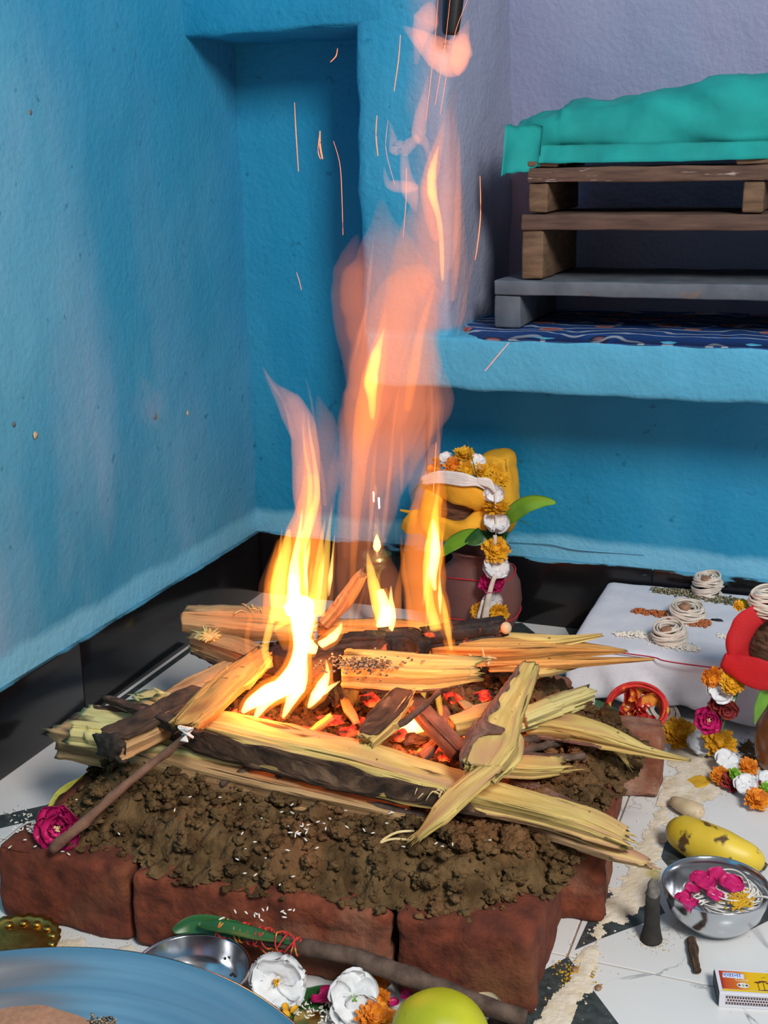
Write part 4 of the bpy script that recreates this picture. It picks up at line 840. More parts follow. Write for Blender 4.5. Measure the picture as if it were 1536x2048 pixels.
tongue([(860,860,14),(878,830,22),(888,795,22),(880,750,14),(870,710,8),(864,690,2)],yb_+.04,'t',.5)
tongue([(840,960,26),(850,900,30),(862,850,26),(870,800,20)],yb_+.05,'p',.45)
tongue([(700,1100,16),(712,1000,26),(725,900,30),(740,840,26)],yb_,'t',.4)
tongue([(855,900,2),(862,860,4),(864,800,4),(860,760,2)],yb_+.03,'o',.6)
rf=random.Random(77)
for k in range(16):   # fine bright streaks in the left and right clusters
    L_=k<10; u=rf.uniform(556,660) if L_ else rf.uniform(845,895); v=rf.uniform(1170,1250) if L_ else rf.uniform(1150,1280); h=rf.uniform(70,150); sx=rf.uniform(-8,14)
    tongue([(u,v,1.5),(u+sx*.3,v-h*.3,rf.uniform(2.5,5)),(u+sx*.7,v-h*.7,rf.uniform(1.5,3.5)),(u+sx,v-h,.6)],(ya if L_ else yc)-.03,rf.choice(['y','y','w']),.7)
for k in range(9):
    u=rf.uniform(705,880); v=rf.uniform(650,1150); h=rf.uniform(120,260); sx=(800-u)*.12+rf.uniform(0,22)
    tongue([(u,v,1.2),(u+sx*.3,v-h*.3,rf.uniform(2.5,6)),(u+sx*.7,v-h*.7,rf.uniform(2,5)),(u+sx,v-h,.6)],yb_-.02,rf.choice(['o','u','o']),.7)
tongue([(885,620,14),(895,540,26),(900,460,30),(902,390,26),(906,320,18),(905,260,12),(898,215,4)],yb_+.04,'t',.35)
tongue([(850,560,20),(858,470,26),(858,400,20),(864,330,10),(872,280,2)],yb_+.045,'t',.35)
# detached curls at the top
tongue([(862,330,2),(852,290,5),(838,270,10),(842,230,9),(850,190,5),(856,150,1)],yb_+.03,'u',.6)
tongue([(838,275,6),(820,288,8),(810,300,8),(800,290,7),(790,300,8),(786,275,5),(780,245,1)],yb_+.03,'u',.6)
tongue([(820,380,12),(812,350,8),(808,310,5)],yb_+.03,'u',.6)
tongue([(836,375,4),(815,374,8),(790,372,8),(775,365,5),(768,335,1)],yb_+.03,'u',.6)
tongue([(832,128,3),(836,100,6),(842,65,12),(852,40,18),(858,20,12),(862,5,4)],yb_+.03,'u',.5)
tongue([(850,85,14),(870,100,20),(888,115,20),(905,120,22),(918,95,20),(925,75,10)],yb_+.03,'u',.6)
tongue([(915,150,3),(918,120,14),(924,90,12),(930,68,5)],yb_+.03,'u',.6)
# centre right: yellow V and the right cluster
tongue([(772,1262,6),(765,1235,16),(755,1200,15),(745,1160,11),(738,1125,6),(735,1105,1)],yc-.02,'y',.7)
tongue([(782,1262,4),(784,1235,9),(782,1200,5),(782,1172,1)],yc-.03,'w',.7)
tongue([(765,1255,14),(770,1220,14),(760,1180,8)],yc-.02,'w',.6)
tongue([(800,1240,6),(795,1200,9),(800,1160,6),(806,1120,4),(800,1090,1)],yc-.01,'o',.6)
tongue([(760,1260,34),(765,1200,42),(765,1150,34),(760,1110,16)],yc,'p',.4)
tongue([(905,1322,4),(900,1290,12),(888,1245,15),(876,1200,14),(866,1150,11),(860,1100,10),(862,1060,7),(866,1020,2)],yc-.02,'o',.7)
tongue([(870,1180,3),(866,1150,8),(870,1110,11),(870,1075,9),(866,1040,3)],yc-.03,'w',.7)
tongue([(903,1300,3),(896,1262,7),(890,1225,6),(885,1190,2)],yc-.03,'y',.7)
tongue([(872,1260,12),(858,1200,10),(856,1150,11),(862,1100,14),(868,1060,12),(872,1010,5),(878,970,1)],yc-.02,'y',.6)
tongue([(860,1310,36),(858,1240,46),(850,1170,44),(848,1100,42),(855,1040,38),(862,990,34),(866,940,22),(868,890,8)],yc,'o',.28)
tongue([(850,1250,40),(838,1170,36),(836,1090,30),(830,1030,16)],yc+.01,'p',.5)
tongue([(822,1270,5),(818,1210,6),(808,1150,6),(804,1100,4),(802,1070,1)],yc-.02,'o',.6)
tongue([(708,1262,3),(716,1225,4),(726,1185,3),(732,1150,1)],yc-.02,'o',.6)
# low licks in the hearth
tongue([(800,1462,8),(825,1452,20),(850,1456,8)],ya+.06,'w',.5)
tongue([(822,1452,14),(828,1425,5),(834,1408,1)],ya+.06,'y',.6)
tongue([(882,1432,4),(878,1405,7),(874,1375,5),(868,1345,2)],ya+.08,'y',.6)
tongue([(842,1430,3),(845,1400,6),(850,1372,5),(852,1350,2)],ya+.08,'y',.6)
tongue([(700,1420,4),(704,1395,11),(715,1375,9),(726,1365,3)],ya+.04,'o',.6)
tongue([(836,1500,8),(846,1508,10),(856,1500,4)],ya+.03,'y',.6)
tongue([(455,1350,1),(455,1342,3),(455,1330,1)],ya,'y',.7)
tongue([(640,1290,8),(665,1275,10),(680,1255,5),(682,1245,1)],ya+.05,'w',.7)
for (u_,v_,w_,h_) in ((690,1402,7,60),(672,1410,5,50),(712,1412,6,55),(498,1442,5,45),(545,1440,6,50),(470,1420,5,48),(610,1432,6,60),(735,1400,4,40),(905,1420,5,55),(925,1400,4,45),(760,1440,4,36)):
    tongue([(u_,v_,1.5),(u_+2,v_-h_*.3,w_),(u_-1,v_-h_*.65,w_*.6),(u_+4,v_-h_,.6)],ya+.035,'o' if w_>4 else 'u',.6)
# firelight
light('fire_glow_low','POINT',P(590,1400,.15),.8,(1,.20,.03),.035)
light('fire_glow_left','POINT',P(520,1420,.17),.6,(1,.20,.03),.03)
light('fire_glow_mid','POINT',P(610,1290,.20),.6,(1,.22,.04),.05)
light('fire_glow_right','POINT',P(870,1330,.21),.35,(1,.22,.04),.05)
light('fire_glow_hearth','POINT',P(835,1470,.125),.35,(1,.20,.05),.02)
light('fire_glow_under','POINT',P(480,1500,.118),.35,(1,.22,.05),.02)
# sparks
for i,(pt,r) in enumerate([([(589,205),(592,265),(597,343)],.9),([(640,262),(640,290),(645,318)],1.9),([(667,282),(680,330),(684,400),(686,470)],.7),([(675,97),(672,112),(661,124)],1.1),([(754,231),(752,270),(756,312)],1.1),([(801,70),(797,120),(788,183)],.9),([(960,352),(961,430),(955,490),(950,520)],1.1),([(1018,685),(995,712),(970,742)],.8),([(876,0),(870,80),(860,170),(852,240)],.6),([(900,0),(890,90),(877,170),(870,210)],.6),([(935,0),(912,60),(895,140),(880,230)],.6),([(813,335),(812,400),(806,475)],.6),([(593,545),(598,560),(603,580)],.5),([(872,885),(870,930),(866,990)],.9),([(776,240),(772,300),(790,370)],.4)]):
    b=MB(); y_=1.25 if i%2 else 1.18; c=[Q(u,v,y_) for u,v in pt]; s=px(c[0]); tube(b,c,[r*s*.5,r*s,r*s*.7],n=14,seg=6)
    if i==1: tube(b,[c[0],Q(636,300,y_),Q(641,318,y_)],[.3*s,1.0*s,.8*s],n=8,seg=5)
    obj('spark',b,M_spark,label=['thin glowing spark high over the recess, leftmost','forked red spark, the thickest one','long faint spark near the pillar edge','small hooked spark under the lintel','upright spark left of the flame top','leaning spark on the upper pillar','bent spark right of the tall flame by the alcove','slanting spark in front of the ledge','faint long spark left of the black handle','faint spark over the black handle','faint spark right of the black handle','thin spark inside the flame top','tiny spark low on the recess wall','spark just above the yellow cloth','faint curved spark left of the flame curls'][i],cat='spark',group='sparks above the fire')
#@@OBJS
# ------------------------------------------------------------------ small builders
def petal(mb,base,dr,nr,ln,wd,cup=.3,curl=.2,nu=7,nv=6,th=.0004,crink=0,seed=0,tip=.0,mi=0):
    dr=Vector(dr).normalized(); nr=Vector(nr); nr=(nr-dr*nr.dot(dr)).normalized(); s=dr.cross(nr); base=Vector(base)
    def f(u,v):
        w=wd*(math.sin(math.pi*min(1,(u*.86+.10)))**.7)*(1-tip*u*u); t=(v-.5)*2
        h=cup*wd*(t*t)+curl*ln*(u*u)+crink*wd*nz((u*3,t*2.5,seed),1.3)+(crink*.5*wd*math.sin(t*7+seed)*u if crink else 0)
        return base+dr*ln*(u-(.06*abs(math.sin(t*5+seed))*(1 if u>.95 else 0) if crink else 0))+s*w*t*.5*(1 if True else 0)*2*.5*2*.5*2+nr*h
    return sheet(mb,f,nu,nv,th=th,mi=mi)
UPV=Vector((0,0,1)); TOC=-Vector((CF.x,CF.y,0)).normalized()
def basis(n):
    n=Vector(n).normalized(); a=n.cross(UPV) if abs(n.z)<.95 else n.cross(Vector((1,0,0))); a.normalize(); return n,a,n.cross(a)
def marigold(mb,c,R,n=(0,0,1),seed=0,dens=1,mi=0,squash=.55):
    rr=random.Random(seed); n,a,b_=basis(n); c=Vector(c)
    for ring in range(6):
        f=(ring+1)/6; k=int((5+ring*4)*dens); el=math.radians(80-70*f)
        for i in range(k):
            th=2*math.pi*(i+rr.random()*.6)/k; e=el+rr.uniform(-.2,.2); d=(a*math.cos(th)+b_*math.sin(th))*math.cos(e)+n*math.sin(e)
            l=R*(.35+.65*f)*rr.uniform(.8,1.08); s=n.cross(d).normalized(); w=R*.13; nn=d.cross(s)
            p0=c+d*l*.3; p1=c+d*l*.75+nn*0; p2=c+d*l+n*R*.05*rr.uniform(-1,1)
            vs=[p0-s*w*.4,p0+s*w*.4,p1-s*w,p1+s*w,p2-s*w*.7,p2+s*w*.7,p2+d*w*.3+nn*w*.3]; mb.add(vs,[(0,1,3,2),(2,3,5,4),(4,5,6)],mi)
    return mb
def flower_obj(name,label,c,R,n,mt,kind,seed=0,parent=None,cat='flower',group=None,center=None):
    c=Vector(c); root=thing(name,label,cat,c,group) if parent is None else None
    if kind=='mari':
        b=MB(); marigold(b,c,R,n,seed,1.3); ico(b,c,R*.45,2,(1,1,1))
        if parent is not None: return obj('flower_head',b,mt,parent,smooth=False,label=label)
        obj('florets',b,mt,root,smooth=False)
        b=MB(); nn=Vector(n).normalized(); tube(b,[c-nn*R*.7,c-nn*R*.2],[R*.12,R*.32],n=5,seg=8); obj('calyx',b,M_leaf,root); return root
    n_,a,b_=basis(n); rr=random.Random(seed)
    if kind=='rose':
        spec=[(6,1.0,.25,.95),(5,.8,.65,.85),(4,.55,1.0,.7),(3,.35,1.25,.5)]
        mbs=[]
        for q,(k,l,e,w) in enumerate(spec):
            for i in range(k):
                th=2*math.pi*(i+.5*(q%2)+rr.random()*.3)/k; d=(a*math.cos(th)+b_*math.sin(th))*math.cos(e)+n_*math.sin(e)
                b=MB(); petal(b,c+(a*math.cos(th)+b_*math.sin(th))*R*.06-n_*R*.1,d,n_*math.cos(e)-(a*math.cos(th)+b_*math.sin(th))*math.sin(e),R*l,R*w*.62,cup=.35,curl=.12*rr.uniform(-.6,1),crink=.10,seed=i+q*3); mbs.append(b)
    else:
        k=5 if kind=='white5' else 6; mbs=[]
        for i in range(k):
            th=2*math.pi*(i+rr.random()*.35)/k; e=rr.uniform(.0,.45); d=(a*math.cos(th)+b_*math.sin(th))*math.cos(e)+n_*math.sin(e)
            b=MB(); petal(b,c,d,n_*math.cos(e)-(a*math.cos(th)+b_*math.sin(th))*math.sin(e),R*rr.uniform(.85,1.15),R*.80,cup=.12,curl=.25*rr.uniform(-1,1),crink=.22,seed=i+seed); mbs.append(b)
    if parent is not None:
        b=MB(); [b.merge(x) for x in mbs]; return obj('flower_head',b,mt,parent,label=label)
    for x in mbs: obj('petal',x,mt,root)
    b=MB(); 
    for i in range(10): d=(n_+a*rr.uniform(-.4,.4)+b_*rr.uniform(-.4,.4)).normalized(); tube(b,[c,c+d*R*.35],[R*.04,R*.03],n=3,seg=4)
    obj('stamens',b,center or M_straw,root); return root
def leaf_mesh(mb,ctrl,wid,nr=(0,0,1),fold=.25,n=18,tw=0,wave=.05):
    C=spline(ctrl,n+1); pts,T=frames(C); nr=Vector(nr)
    def f(u,v):
        i=min(int(round(u*n)),n); t=(v-.5)*2; w=wid*(math.sin(math.pi*min(.999,u*.93+.05))**.8)*(1-.35*u); s=T[i].cross(nr).normalized(); m_=s.cross(T[i]).normalized()
        return pts[i]+s*w*t+m_*(abs(t)*w*fold+wave*wid*math.sin(u*14+t*2)*abs(t))
    return sheet(mb,f,n,8,th=.0004)
def scatter_rice(name,label,pos,seed=0,l=.0027,r=.0008,mt=None,cat='rice',zf=None):
    rr=random.Random(seed); b=MB()
    for p in pos:
        p=Vector(p); 
        if zf: p.z=zf(p.x,p.y)
        ico(b,p,1,1,(l*rr.uniform(.8,1.1),r,r),rot=Matrix.Rotation(rr.random()*6.3,3,'Z')@Matrix.Rotation(rr.uniform(-.5,.5),3,'Y'))
    return obj(name,b,mt or M_rice,label=label,cat=cat,kind='stuff')
def coil(name,label,c,R,h,mt,seed=0,strands=16,parent=None,axis=(0,0,1),group=None,cat='thread coil',thk=.0013,open_=.45,flare=0):
    rr=random.Random(seed); n,a,b_=basis(axis); b=MB(); c=Vector(c)
    for k in range(strands):
        z=h*(k+.5)/strands*1.0; prof=math.sin(math.pi*(z/h*.8+.12)); r0=R*(.78+.22*prof)*rr.uniform(.92,1.02)+flare*z; ph=rr.random()*6; t1=rr.uniform(-.12,.12); t2=rr.uniform(-.12,.12)
        pts=[c+a*math.cos(t)*r0*(1+.05*math.sin(2*t+ph))+b_*math.sin(t)*r0*(1+.05*math.sin(3*t+ph))+n*(z+h*.12*math.sin(t+ph)+t1*R*math.cos(t)) for t in [2*math.pi*i/28 for i in range(29)]]
        tube(b,pts,thk,n=57,seg=5,cap=False)
    for k in range(strands//2):
        r0=R*rr.uniform(open_,.8); ph=rr.random()*6; z=h*rr.uniform(.75,1.0)
        pts=[c+a*math.cos(t)*r0+b_*math.sin(t)*r0*(1+.1*math.sin(t+ph))+n*(z+.05*h*math.sin(2*t+ph)) for t in [2*math.pi*i/28 for i in range(29)]]
        tube(b,pts,thk,n=57,seg=5,cap=False)
    lathe(b,[(R*.74,h*.08),(R*.80,h*.4),(R*.72,h*.8),(R*open_,h*.9),(R*open_*.9,h*.3)],(0,0,0),seg=28) if False else None
    return obj(name,b,mt,parent,label=label,cat=None if parent else cat,group=None if parent else group)
def text_mesh(mb,body,o,ux,uy,size,mi=0,h=.0001,align='LEFT',shear=0):
    cu=bpy.data.curves.new('t','FONT'); cu.body=body; cu.size=1; cu.align_x=align; cu.shear=shear; cu.resolution_u=3
    ob=bpy.data.objects.new('t',cu); COL.objects.link(ob); dg=bpy.context.evaluated_depsgraph_get(); me=ob.evaluated_get(dg).to_mesh()
    nn=ux.cross(uy).normalized(); mb.add([Vector(o)+ux*(v.co.x*size)+uy*(v.co.y*size)+nn*h for v in me.vertices],[tuple(p.vertices) for p in me.polygons],mi)
    ob.evaluated_get(dg).to_mesh_clear(); bpy.data.objects.remove(ob); bpy.data.curves.remove(cu)
def zon(u,v,zz=BH): return P(u,v,zz)
# ------------------------------------------------------------------ white covered low table
CT=.085; yF=1.452; xl=-.318
tbl=thing('low_table','low table draped in white cotton with a thin red edge line','table',(.03,1.58,0))
for (x,y) in ((xl+.03,yF+.04),(.33,yF+.04),(xl+.03,1.70),(.33,1.70)):
    b=MB(); bx(b,x-.012,y-.012,0,x+.012,y+.012,.03,bev=.002,step=.02,amp=.0003); obj('leg',b,M_leg,tbl)
b=MB(); rbox(b,(xl,yF,.018),(.70,0,0),(0,1.722-yF,0),(0,0,CT-.018),bev=.010,step=.0075,amp=.0006,nsc=25,seed=3)
vs=[]
for v in b.v:
    x,y,z=v; k=max(0,min(1,(CT-.004-z)/.06))
    if y<yF+.02:
        e=math.exp(-((x-(xl+.045+ .5*(CT-z)))/.012)**2)*.012+math.exp(-((x-(xl+.075+1.1*(CT-z)))/.010)**2)*-.010+.004*math.sin(x*60+z*40)
        y-=k*(.010+e); 
        z+=k*.006*math.sin(x*22)
    if x<xl+.015 and y>=yF+.02: x-=k*(.012+.006*math.sin(y*50))
    vs.append((x,y,z))
b.v=vs; cl=obj('cloth_cover',b,M_cloth,tbl)
b=MB(); tube(b,[P(1200,1301,CT)+Vector((0,0,.0002)),P(1300,1314,CT)+Vector((0,0,.0004)),P(1436,1337,CT)+Vector((0,0,.0004)),Vector((.36,yF+.0030,CT-.0006))],.0009,n=40,seg=5); obj('red_border',b,M_redline,tbl,label='thin dark red border line')
def pile(name,label,path,wid,n,mt,r,seed,hgt=.006,zb=CT,cat='grains',sc=(1,.8,.6)):
    rr=random.Random(seed); b=MB(); C=spline([P(u,v,zb) for u,v in path],40)
    for k in range(n):
        i=rr.randrange(40); q=C[i]; w=lerpl(wid,40)[i]; dx=rr.gauss(0,.5); q=q+Vector((rr.gauss(0,.003),dx*w,0)); h=hgt*max(0,1-abs(dx))*rr.random()
        ico(b,q+Vector((0,0,r*.5+h)),r,1,sc,rot=Matrix.Rotation(rr.random()*6,3,'Z')@Matrix.Rotation(rr.uniform(-.6,.6),3,'X'))
    return obj(name,b,mt,label=label,cat=cat,kind='stuff')
pile('lentil_pile','line of black and green lentils under the rear thread coil',[(1312,1184),(1370,1188),(1430,1200),(1484,1207)],[.004,.011,.015,.013,.008],700,M_moong,.0024,1)
pile('lentil_pile','line of orange red lentils under the middle thread coil',[(1274,1226),(1330,1232),(1390,1246),(1413,1250)],[.003,.010,.014,.012,.010],520,M_masoor,.0024,2)
pile('rice_pile','flat pale rice heap under the nearest thread coil',[(1236,1270),(1290,1272),(1340,1290),(1392,1300)],[.006,.013,.014,.015,.008],700,M_rice,.0022,3,hgt=.003,sc=(1.3,.5,.45))
pile('rice_pile','little scatter of rice beside the red cloth',[(1440,1272),(1460,1275)],[.006,.008],60,M_rice,.0022,4,hgt=.001,sc=(1.3,.5,.45))
G2='thread coils on the white cloth'
coil('thread_coil','tall cream thread coil at the back on the dark lentils',P(1414,1192,CT),.0205,.030,M_cord,1,18,group=G2,open_=.25)
coil('thread_coil','cream thread coil in the middle on red lentils, with a nut',P(1372,1238,CT),.0235,.020,M_cord,2,16,group=G2,open_=.3,axis=(.1,-.1,1))
coil('thread_coil','nearest cream thread coil, on the rice heap',P(1340,1284,CT),.0215,.022,M_cord,3,16,group=G2,open_=.3,axis=(-.12,-.1,1))
for i,(u,v,zz,lb) in enumerate([(1370,1215,CT+.020,'brown betel nut in the middle thread coil'),(1333,1262,CT+.019,'betel nut half hidden in the nearest thread coil'),(1412,1160,CT+.027,'betel nut down inside the rear thread coil')]):
    b=MB(); ico(b,P(u,v,zz),.0085 if i==0 else .0075,3,(1,1,.85),wob=.06,seed=i); obj('betel_nut',b,M_nut,label=lb,cat='nut',group='betel nuts in the thread coils')
b=MB(); ico(b,P(1433,1240,CT+.001),.004,2,(2,.8,.4),wob=.4,seed=4); obj('dark_seed',b,M_blk,label='black fleck lying on the white cloth right of the lentils',cat='seed')
# ------------------------------------------------------------------ right kalash
kc=P(1556,1535,0)
ks=thing('metal_pot','brown bronze pot at the right edge holding the red wrapped coconut','pot',kc)
b=MB(); lathe(b,[(0,0),(.017,0),(.023,.004),(.027,.016),(.0285,.034),(.027,.052),(.0225,.066),(.018,.072),(.018,.078),(.024,.084),(.0245,.086),(.022,.086),(.0165,.079),(.0165,.073),(.0,.072)],kc,seg=56); obj('pot_body',b,M_bronze,ks)
b=MB(); cc=Q(1562,1292,kc.y); ico(b,cc,.034,4,(1,1,1.1),wob=.05,seed=2); 
rr=random.Random(5)
for k in range(160):
    d=Vector((rr.gauss(0,1),rr.gauss(0,1),rr.gauss(0,1))).normalized(); q=cc+Vector((d.x*.034,d.y*.034,d.z*.037)); tube(b,[q,q+d*.0008+Vector((0,0,.004)),q-d*.0005+Vector((0,0,.008))],[.0007,.0005,.0002],n=4,seg=4)
obj('coconut',b,M_coco,label='brown hairy coconut standing in the red cloth at right',cat='coconut')
rc_=thing('red_cloth','bright red cloth wrapped around the coconut at the right edge','cloth',kc+Vector((0,0,.086)))
def roll(name,pts,hw,yoff,mt,par,flat=.45,n=40,seed=0,label=None,crease=.12):
    y0=yoff; c=[Q(u,v,y0+dy) for u,v,dy in pts]; C=spline(c,n); T=frames(C)[1]; W_=lerpl(hw,n); vs=[];fs=[]; seg=28; F_=Vector((CF.x,CF.y,0)).normalized()
    for i,p in enumerate(C):
        a=T[i].cross(F_).normalized()
        for j in range(seg):
            th=2*math.pi*j/seg; s=px(p)*W_[i]; cx__=math.copysign(abs(math.cos(th))**.8,math.cos(th)); q=p+a*cx__*s+F_*math.sin(th)*s*flat
            k=1+crease*(1-2*abs(math.sin(th*1.5+i*.06+seed+1.2*nz(q,20,seed))))+crease*.9*nz((q*1.0),45,seed)*2; q=p+(q-p)*k; vs.append(q)
    for i in range(n-1):
        for j in range(seg): fs.append((i*seg+j,i*seg+(j+1)%seg,(i+1)*seg+(j+1)%seg,(i+1)*seg+j))
    fs.append(tuple(range(seg))[::-1]); fs.append(tuple(range((n-1)*seg,n*seg))); b=MB(); b.add(vs,fs); return obj(name,b,mt,par,label=label)
ky=kc.y
b=MB(); ico(b,cc+Vector((.004,.014,-.004)),.044,4,(1,.7,1.05),wob=.14,seed=4); obj('cloth_back',b,M_red,rc_)
roll('cloth_fold',[(1560,1212,-.01),(1520,1228,-.030),(1490,1250,-.038),(1476,1290,-.044),(1478,1330,-.046),(1500,1345,-.046)],[16,22,26,24,22,16],ky,M_red,rc_,seed=1,flat=.35)
roll('cloth_fold',[(1446,1320,-.050),(1475,1335,-.056),(1515,1348,-.060),(1560,1352,-.060),(1610,1345,-.05)],[14,26,32,30,24],ky,M_red,rc_,seed=2,flat=.40)
coil('thread_coil','pinkish cream thread bundle wound on top of the red wrapped coconut',Q(1534,1222,ky-.02),.020,.022,M_cord,7,16)
b=MB(); leaf_mesh(b,[Q(1548,1368,ky-.04),Q(1530,1385,ky-.055),Q(1518,1415,ky-.058),Q(1509,1447,ky-.052)],.011,nr=TOC+Vector((.5,0,.2)),fold=.2); obj('mango_leaf',b,M_leaf,label='bright green leaf hanging below the red cloth at right',cat='leaf',group='leaves around the pots')
b=MB(); leaf_mesh(b,[Q(1478,1203,ky),Q(1490,1208,ky-.005),Q(1503,1216,ky-.005)],.006,nr=TOC,fold=.2); obj('mango_leaf',b,M_leaf,label='small green leaf tip behind the red cloth, next to the lentils',cat='leaf',group='leaves around the pots')
b=MB(); leaf_mesh(b,[Q(1475,1372,ky-.035),Q(1462,1400,ky-.05),Q(1448,1430,ky-.055),Q(1444,1462,ky-.055)],.006,nr=TOC,fold=.3); obj('mango_leaf',b,M_leafd,label='narrow dark green leaf hanging behind the magenta rose',cat='leaf',group='leaves around the pots')
# garland dropping from the right pot to the floor
gr=thing('flower_garland','mixed flower garland hanging from the red cloth and trailing on the floor','garland',P(1440,1490,0))
def FQ(u,v,y): return Q(u,v,y)
gy=ky-.055
for i,(u,v,R_,k,mt,lb,n_) in enumerate([(1478,1212,13,'mari',M_mari,None,TOC+UPV),(1425,1352,24,'mari',M_mario,None,TOC),(1462,1368,26,'mari',M_mari,None,TOC+UPV),(1438,1384,26,'white7',M_white,None,TOC+UPV),(1436,1405,22,'rose',M_maroon,'dark maroon flower head',TOC),(1456,1418,22,'rose',M_maroon,'dark maroon flower head',TOC)]):
    y_=gy if i else ky-.02
    c=FQ(u,v,y_); flower_obj('flower_head',lb or {'mari':'yellow marigold head','white7':'white flower head'}[k],c,R_*px(c),n_,mt,k,seed=i,parent=gr)
for i,(u,v,R_,k,mt,lb,zz) in enumerate([(1400,1492,28,'white7',M_white,'white flower head',.010),(1455,1525,26,'white5',M_white,'white flower head',.014),(1440,1552,22,'mari',M_mario,'orange marigold head',.010),(1465,1565,24,'mari',M_maroon,'maroon flower head',.008),(1495,1535,22,'mari',M_mario,'orange marigold head',.006),(1470,1550,16,'mari',M_leaf,'green calyx tuft',.016),(1492,1572,24,'white5',M_white,'white flower head',.012),(1512,1600,26,'mari',M_mario,'orange marigold head',.010),(1508,1575,18,'mari',M_maroon,'maroon flower head',.010),(1535,1560,20,'white7',M_white,'white flower head',.012),(1534,1580,18,'mari',M_leaf,'green calyx tuft',.010)]):
    c=P(u,v,zz); flower_obj('flower_head',lb,c,R_*px(c),TOC*.7+UPV+Vector((nz((i,0,0),2.3),0,0)),mt,k,seed=i+20,parent=gr)
b=MB(); tube(b,[FQ(1440,1340,gy+.004),FQ(1445,1400,gy+.003),P(1440,1480,.012),P(1400,1492,.006),P(1455,1530,.006),P(1490,1572,.006),P(1530,1590,.006)],.0009,n=60,seg=5); obj('garland_string',b,M_cord,gr)
flower_obj('rose',"magenta rose hanging beside the white draped table",FQ(1415,1440,gy-.004),31*px(FQ(1415,1440,gy)),TOC+UPV*.4,M_rose,'rose',seed=5,group='roses')
flower_obj('marigold','frayed yellow marigold on the floor at the tip of the long yellow splinter',P(1358,1468,.016),36*px(P(1358,1468,.016)),TOC+UPV,M_mari,'mari',seed=6,group='loose marigolds')
flower_obj('marigold','full yellow marigold on the floor below the magenta rose',P(1437,1488,.016),36*px(P(1437,1488,.016)),TOC*.6+UPV,M_mari,'mari',seed=7,group='loose marigolds')
# ------------------------------------------------------------------ red thread ring and cord beside the rear bricks
rg=thing('thread_ring','ring of red and yellow sacred thread holding red petals, behind the rear brick','thread ring',P(1270,1440,.0))
c=P(1272,1419,.055); ax=(TOC*.75+UPV*.66).normalized(); n_,a_,b_=basis(ax); rr=random.Random(3); b=MB()
for k in range(26):
    r0=.029+.005*rr.random(); ph=rr.random()*6; z=rr.uniform(-.010,.010); tube(b,[c+a_*math.cos(t)*r0*1.06+b_*math.sin(t)*r0*.86+n_*(z+.002*math.sin(2*t+ph)) for t in [2*math.pi*i/30 for i in range(31)]],.0016,n=61,seg=5,cap=False)
obj('thread_loops',b,M_thredr,rg)
for i,(du,dv,s,th) in enumerate([(-.012,.004,.021,.9),(.004,.004,.021,.9),(.016,.0,.020,2.2),(-.008,-.012,.022,.2),(.012,-.012,.020,2.8),(-.016,-.004,.018,5.2),(.0,.012,.018,3.6)]):
    b=MB(); petal(b,c+a_*du+b_*dv-n_*.008,a_*math.cos(th)+b_*math.sin(th)+n_*.4,n_,s,s*.8,cup=.5,curl=.3,crink=.2,seed=i); obj('petal',b,M_redp if False else M_thredr,rg)
b=MB()
for k in range(26): ico(b,c+a_*rr.uniform(-.016,.016)+b_*rr.uniform(-.006,.006)-n_*rr.uniform(-.002,.006),1,1,(.003,.0011,.0011),rot=Matrix.Rotation(rr.random()*6,3,'Z'))
obj('rice',b,M_rice,rg,kind='stuff')
coil('thread_coil','tan cotton cord coil lying right of the red thread ring',P(1318,1440,.004),.024,.016,M_cord,9,16,axis=(.3,-.3,1))
coil('thread_coil','small tan cord coil between the pale sticks and the white table',P(1165,1412,.03),.013,.018,M_cord,10,10,axis=(.2,-.4,1))
for i,(pt,w,lb) in enumerate([([(1040,1392),(1095,1378),(1150,1368),(1185,1372)],.022,'dark green leaf lying flat behind the crossing stick'),([(1165,1400),(1195,1412),(1225,1425),(1240,1430)],.014,'dark green leaf between the brick platform and the thread ring'),([(965,1372),(1000,1368),(1040,1362)],.012,'dark leaf behind the fire in front of the pot'),([(1120,1352),(1160,1362),(1190,1385)],.012,'dark green leaf tip by the white table corner')]):
    b=MB(); leaf_mesh(b,[P(u,v,.012 if i!=1 else .02) for u,v in pt],w,fold=.12); obj('betel_leaf',b,M_leafd,label=lb,cat='leaf',group='dark leaves on the floor')
b=MB(); ico(b,P(978,1345,.06),.030,3,(1.2,.8,.5),wob=.4,seed=3,wsc=3); obj('fibre_clump',b,M_cord,label='brown fibrous clump behind the fire right of the flames',cat='clump')
b=MB(); ico(b,P(1012,1256,.186),.0062,3,(1,1,1.1)); obj('white_bud',b,M_cream,label='small cream bud on the end of the burnt stick by the pot',cat='bud')
# ------------------------------------------------------------------ left kalash
pc=P(957,1275,0); py=pc.y
pot=thing('clay_pot','dark brown clay pot with red painted lines behind the fire','pot',pc)
b=MB(); lathe(b,[(0,0),(.034,0),(.047,.012),(.058,.036),(.063,.062),(.060,.088),(.050,.108),(.040,.118),(.037,.126),(.042,.136),(.046,.138),(.043,.140),(.034,.130),(.03,.12),(0,.118)],pc,seg=64); obj('pot_body',b,M_pot,pot)
b=MB()
for z,r in ((.104,.0528),(.046,.0612)): tube(b,[pc+Vector((math.cos(t)*r,math.sin(t)*r,z+.003*math.sin(t*3))) for t in [2*math.pi*i/40 for i in range(41)]],.0013,n=90,seg=5,cap=False)
obj('painted_line',b,M_potred,pot,label='bright red painted lines')
b=MB(); cq=Q(925,1012,py-.005); ico(b,cq,.040,4,(1,1,1.15),wob=.04,seed=6); obj('coconut',b,M_coco,label='coconut mostly hidden by the yellow cloth behind the fire',cat='coconut')
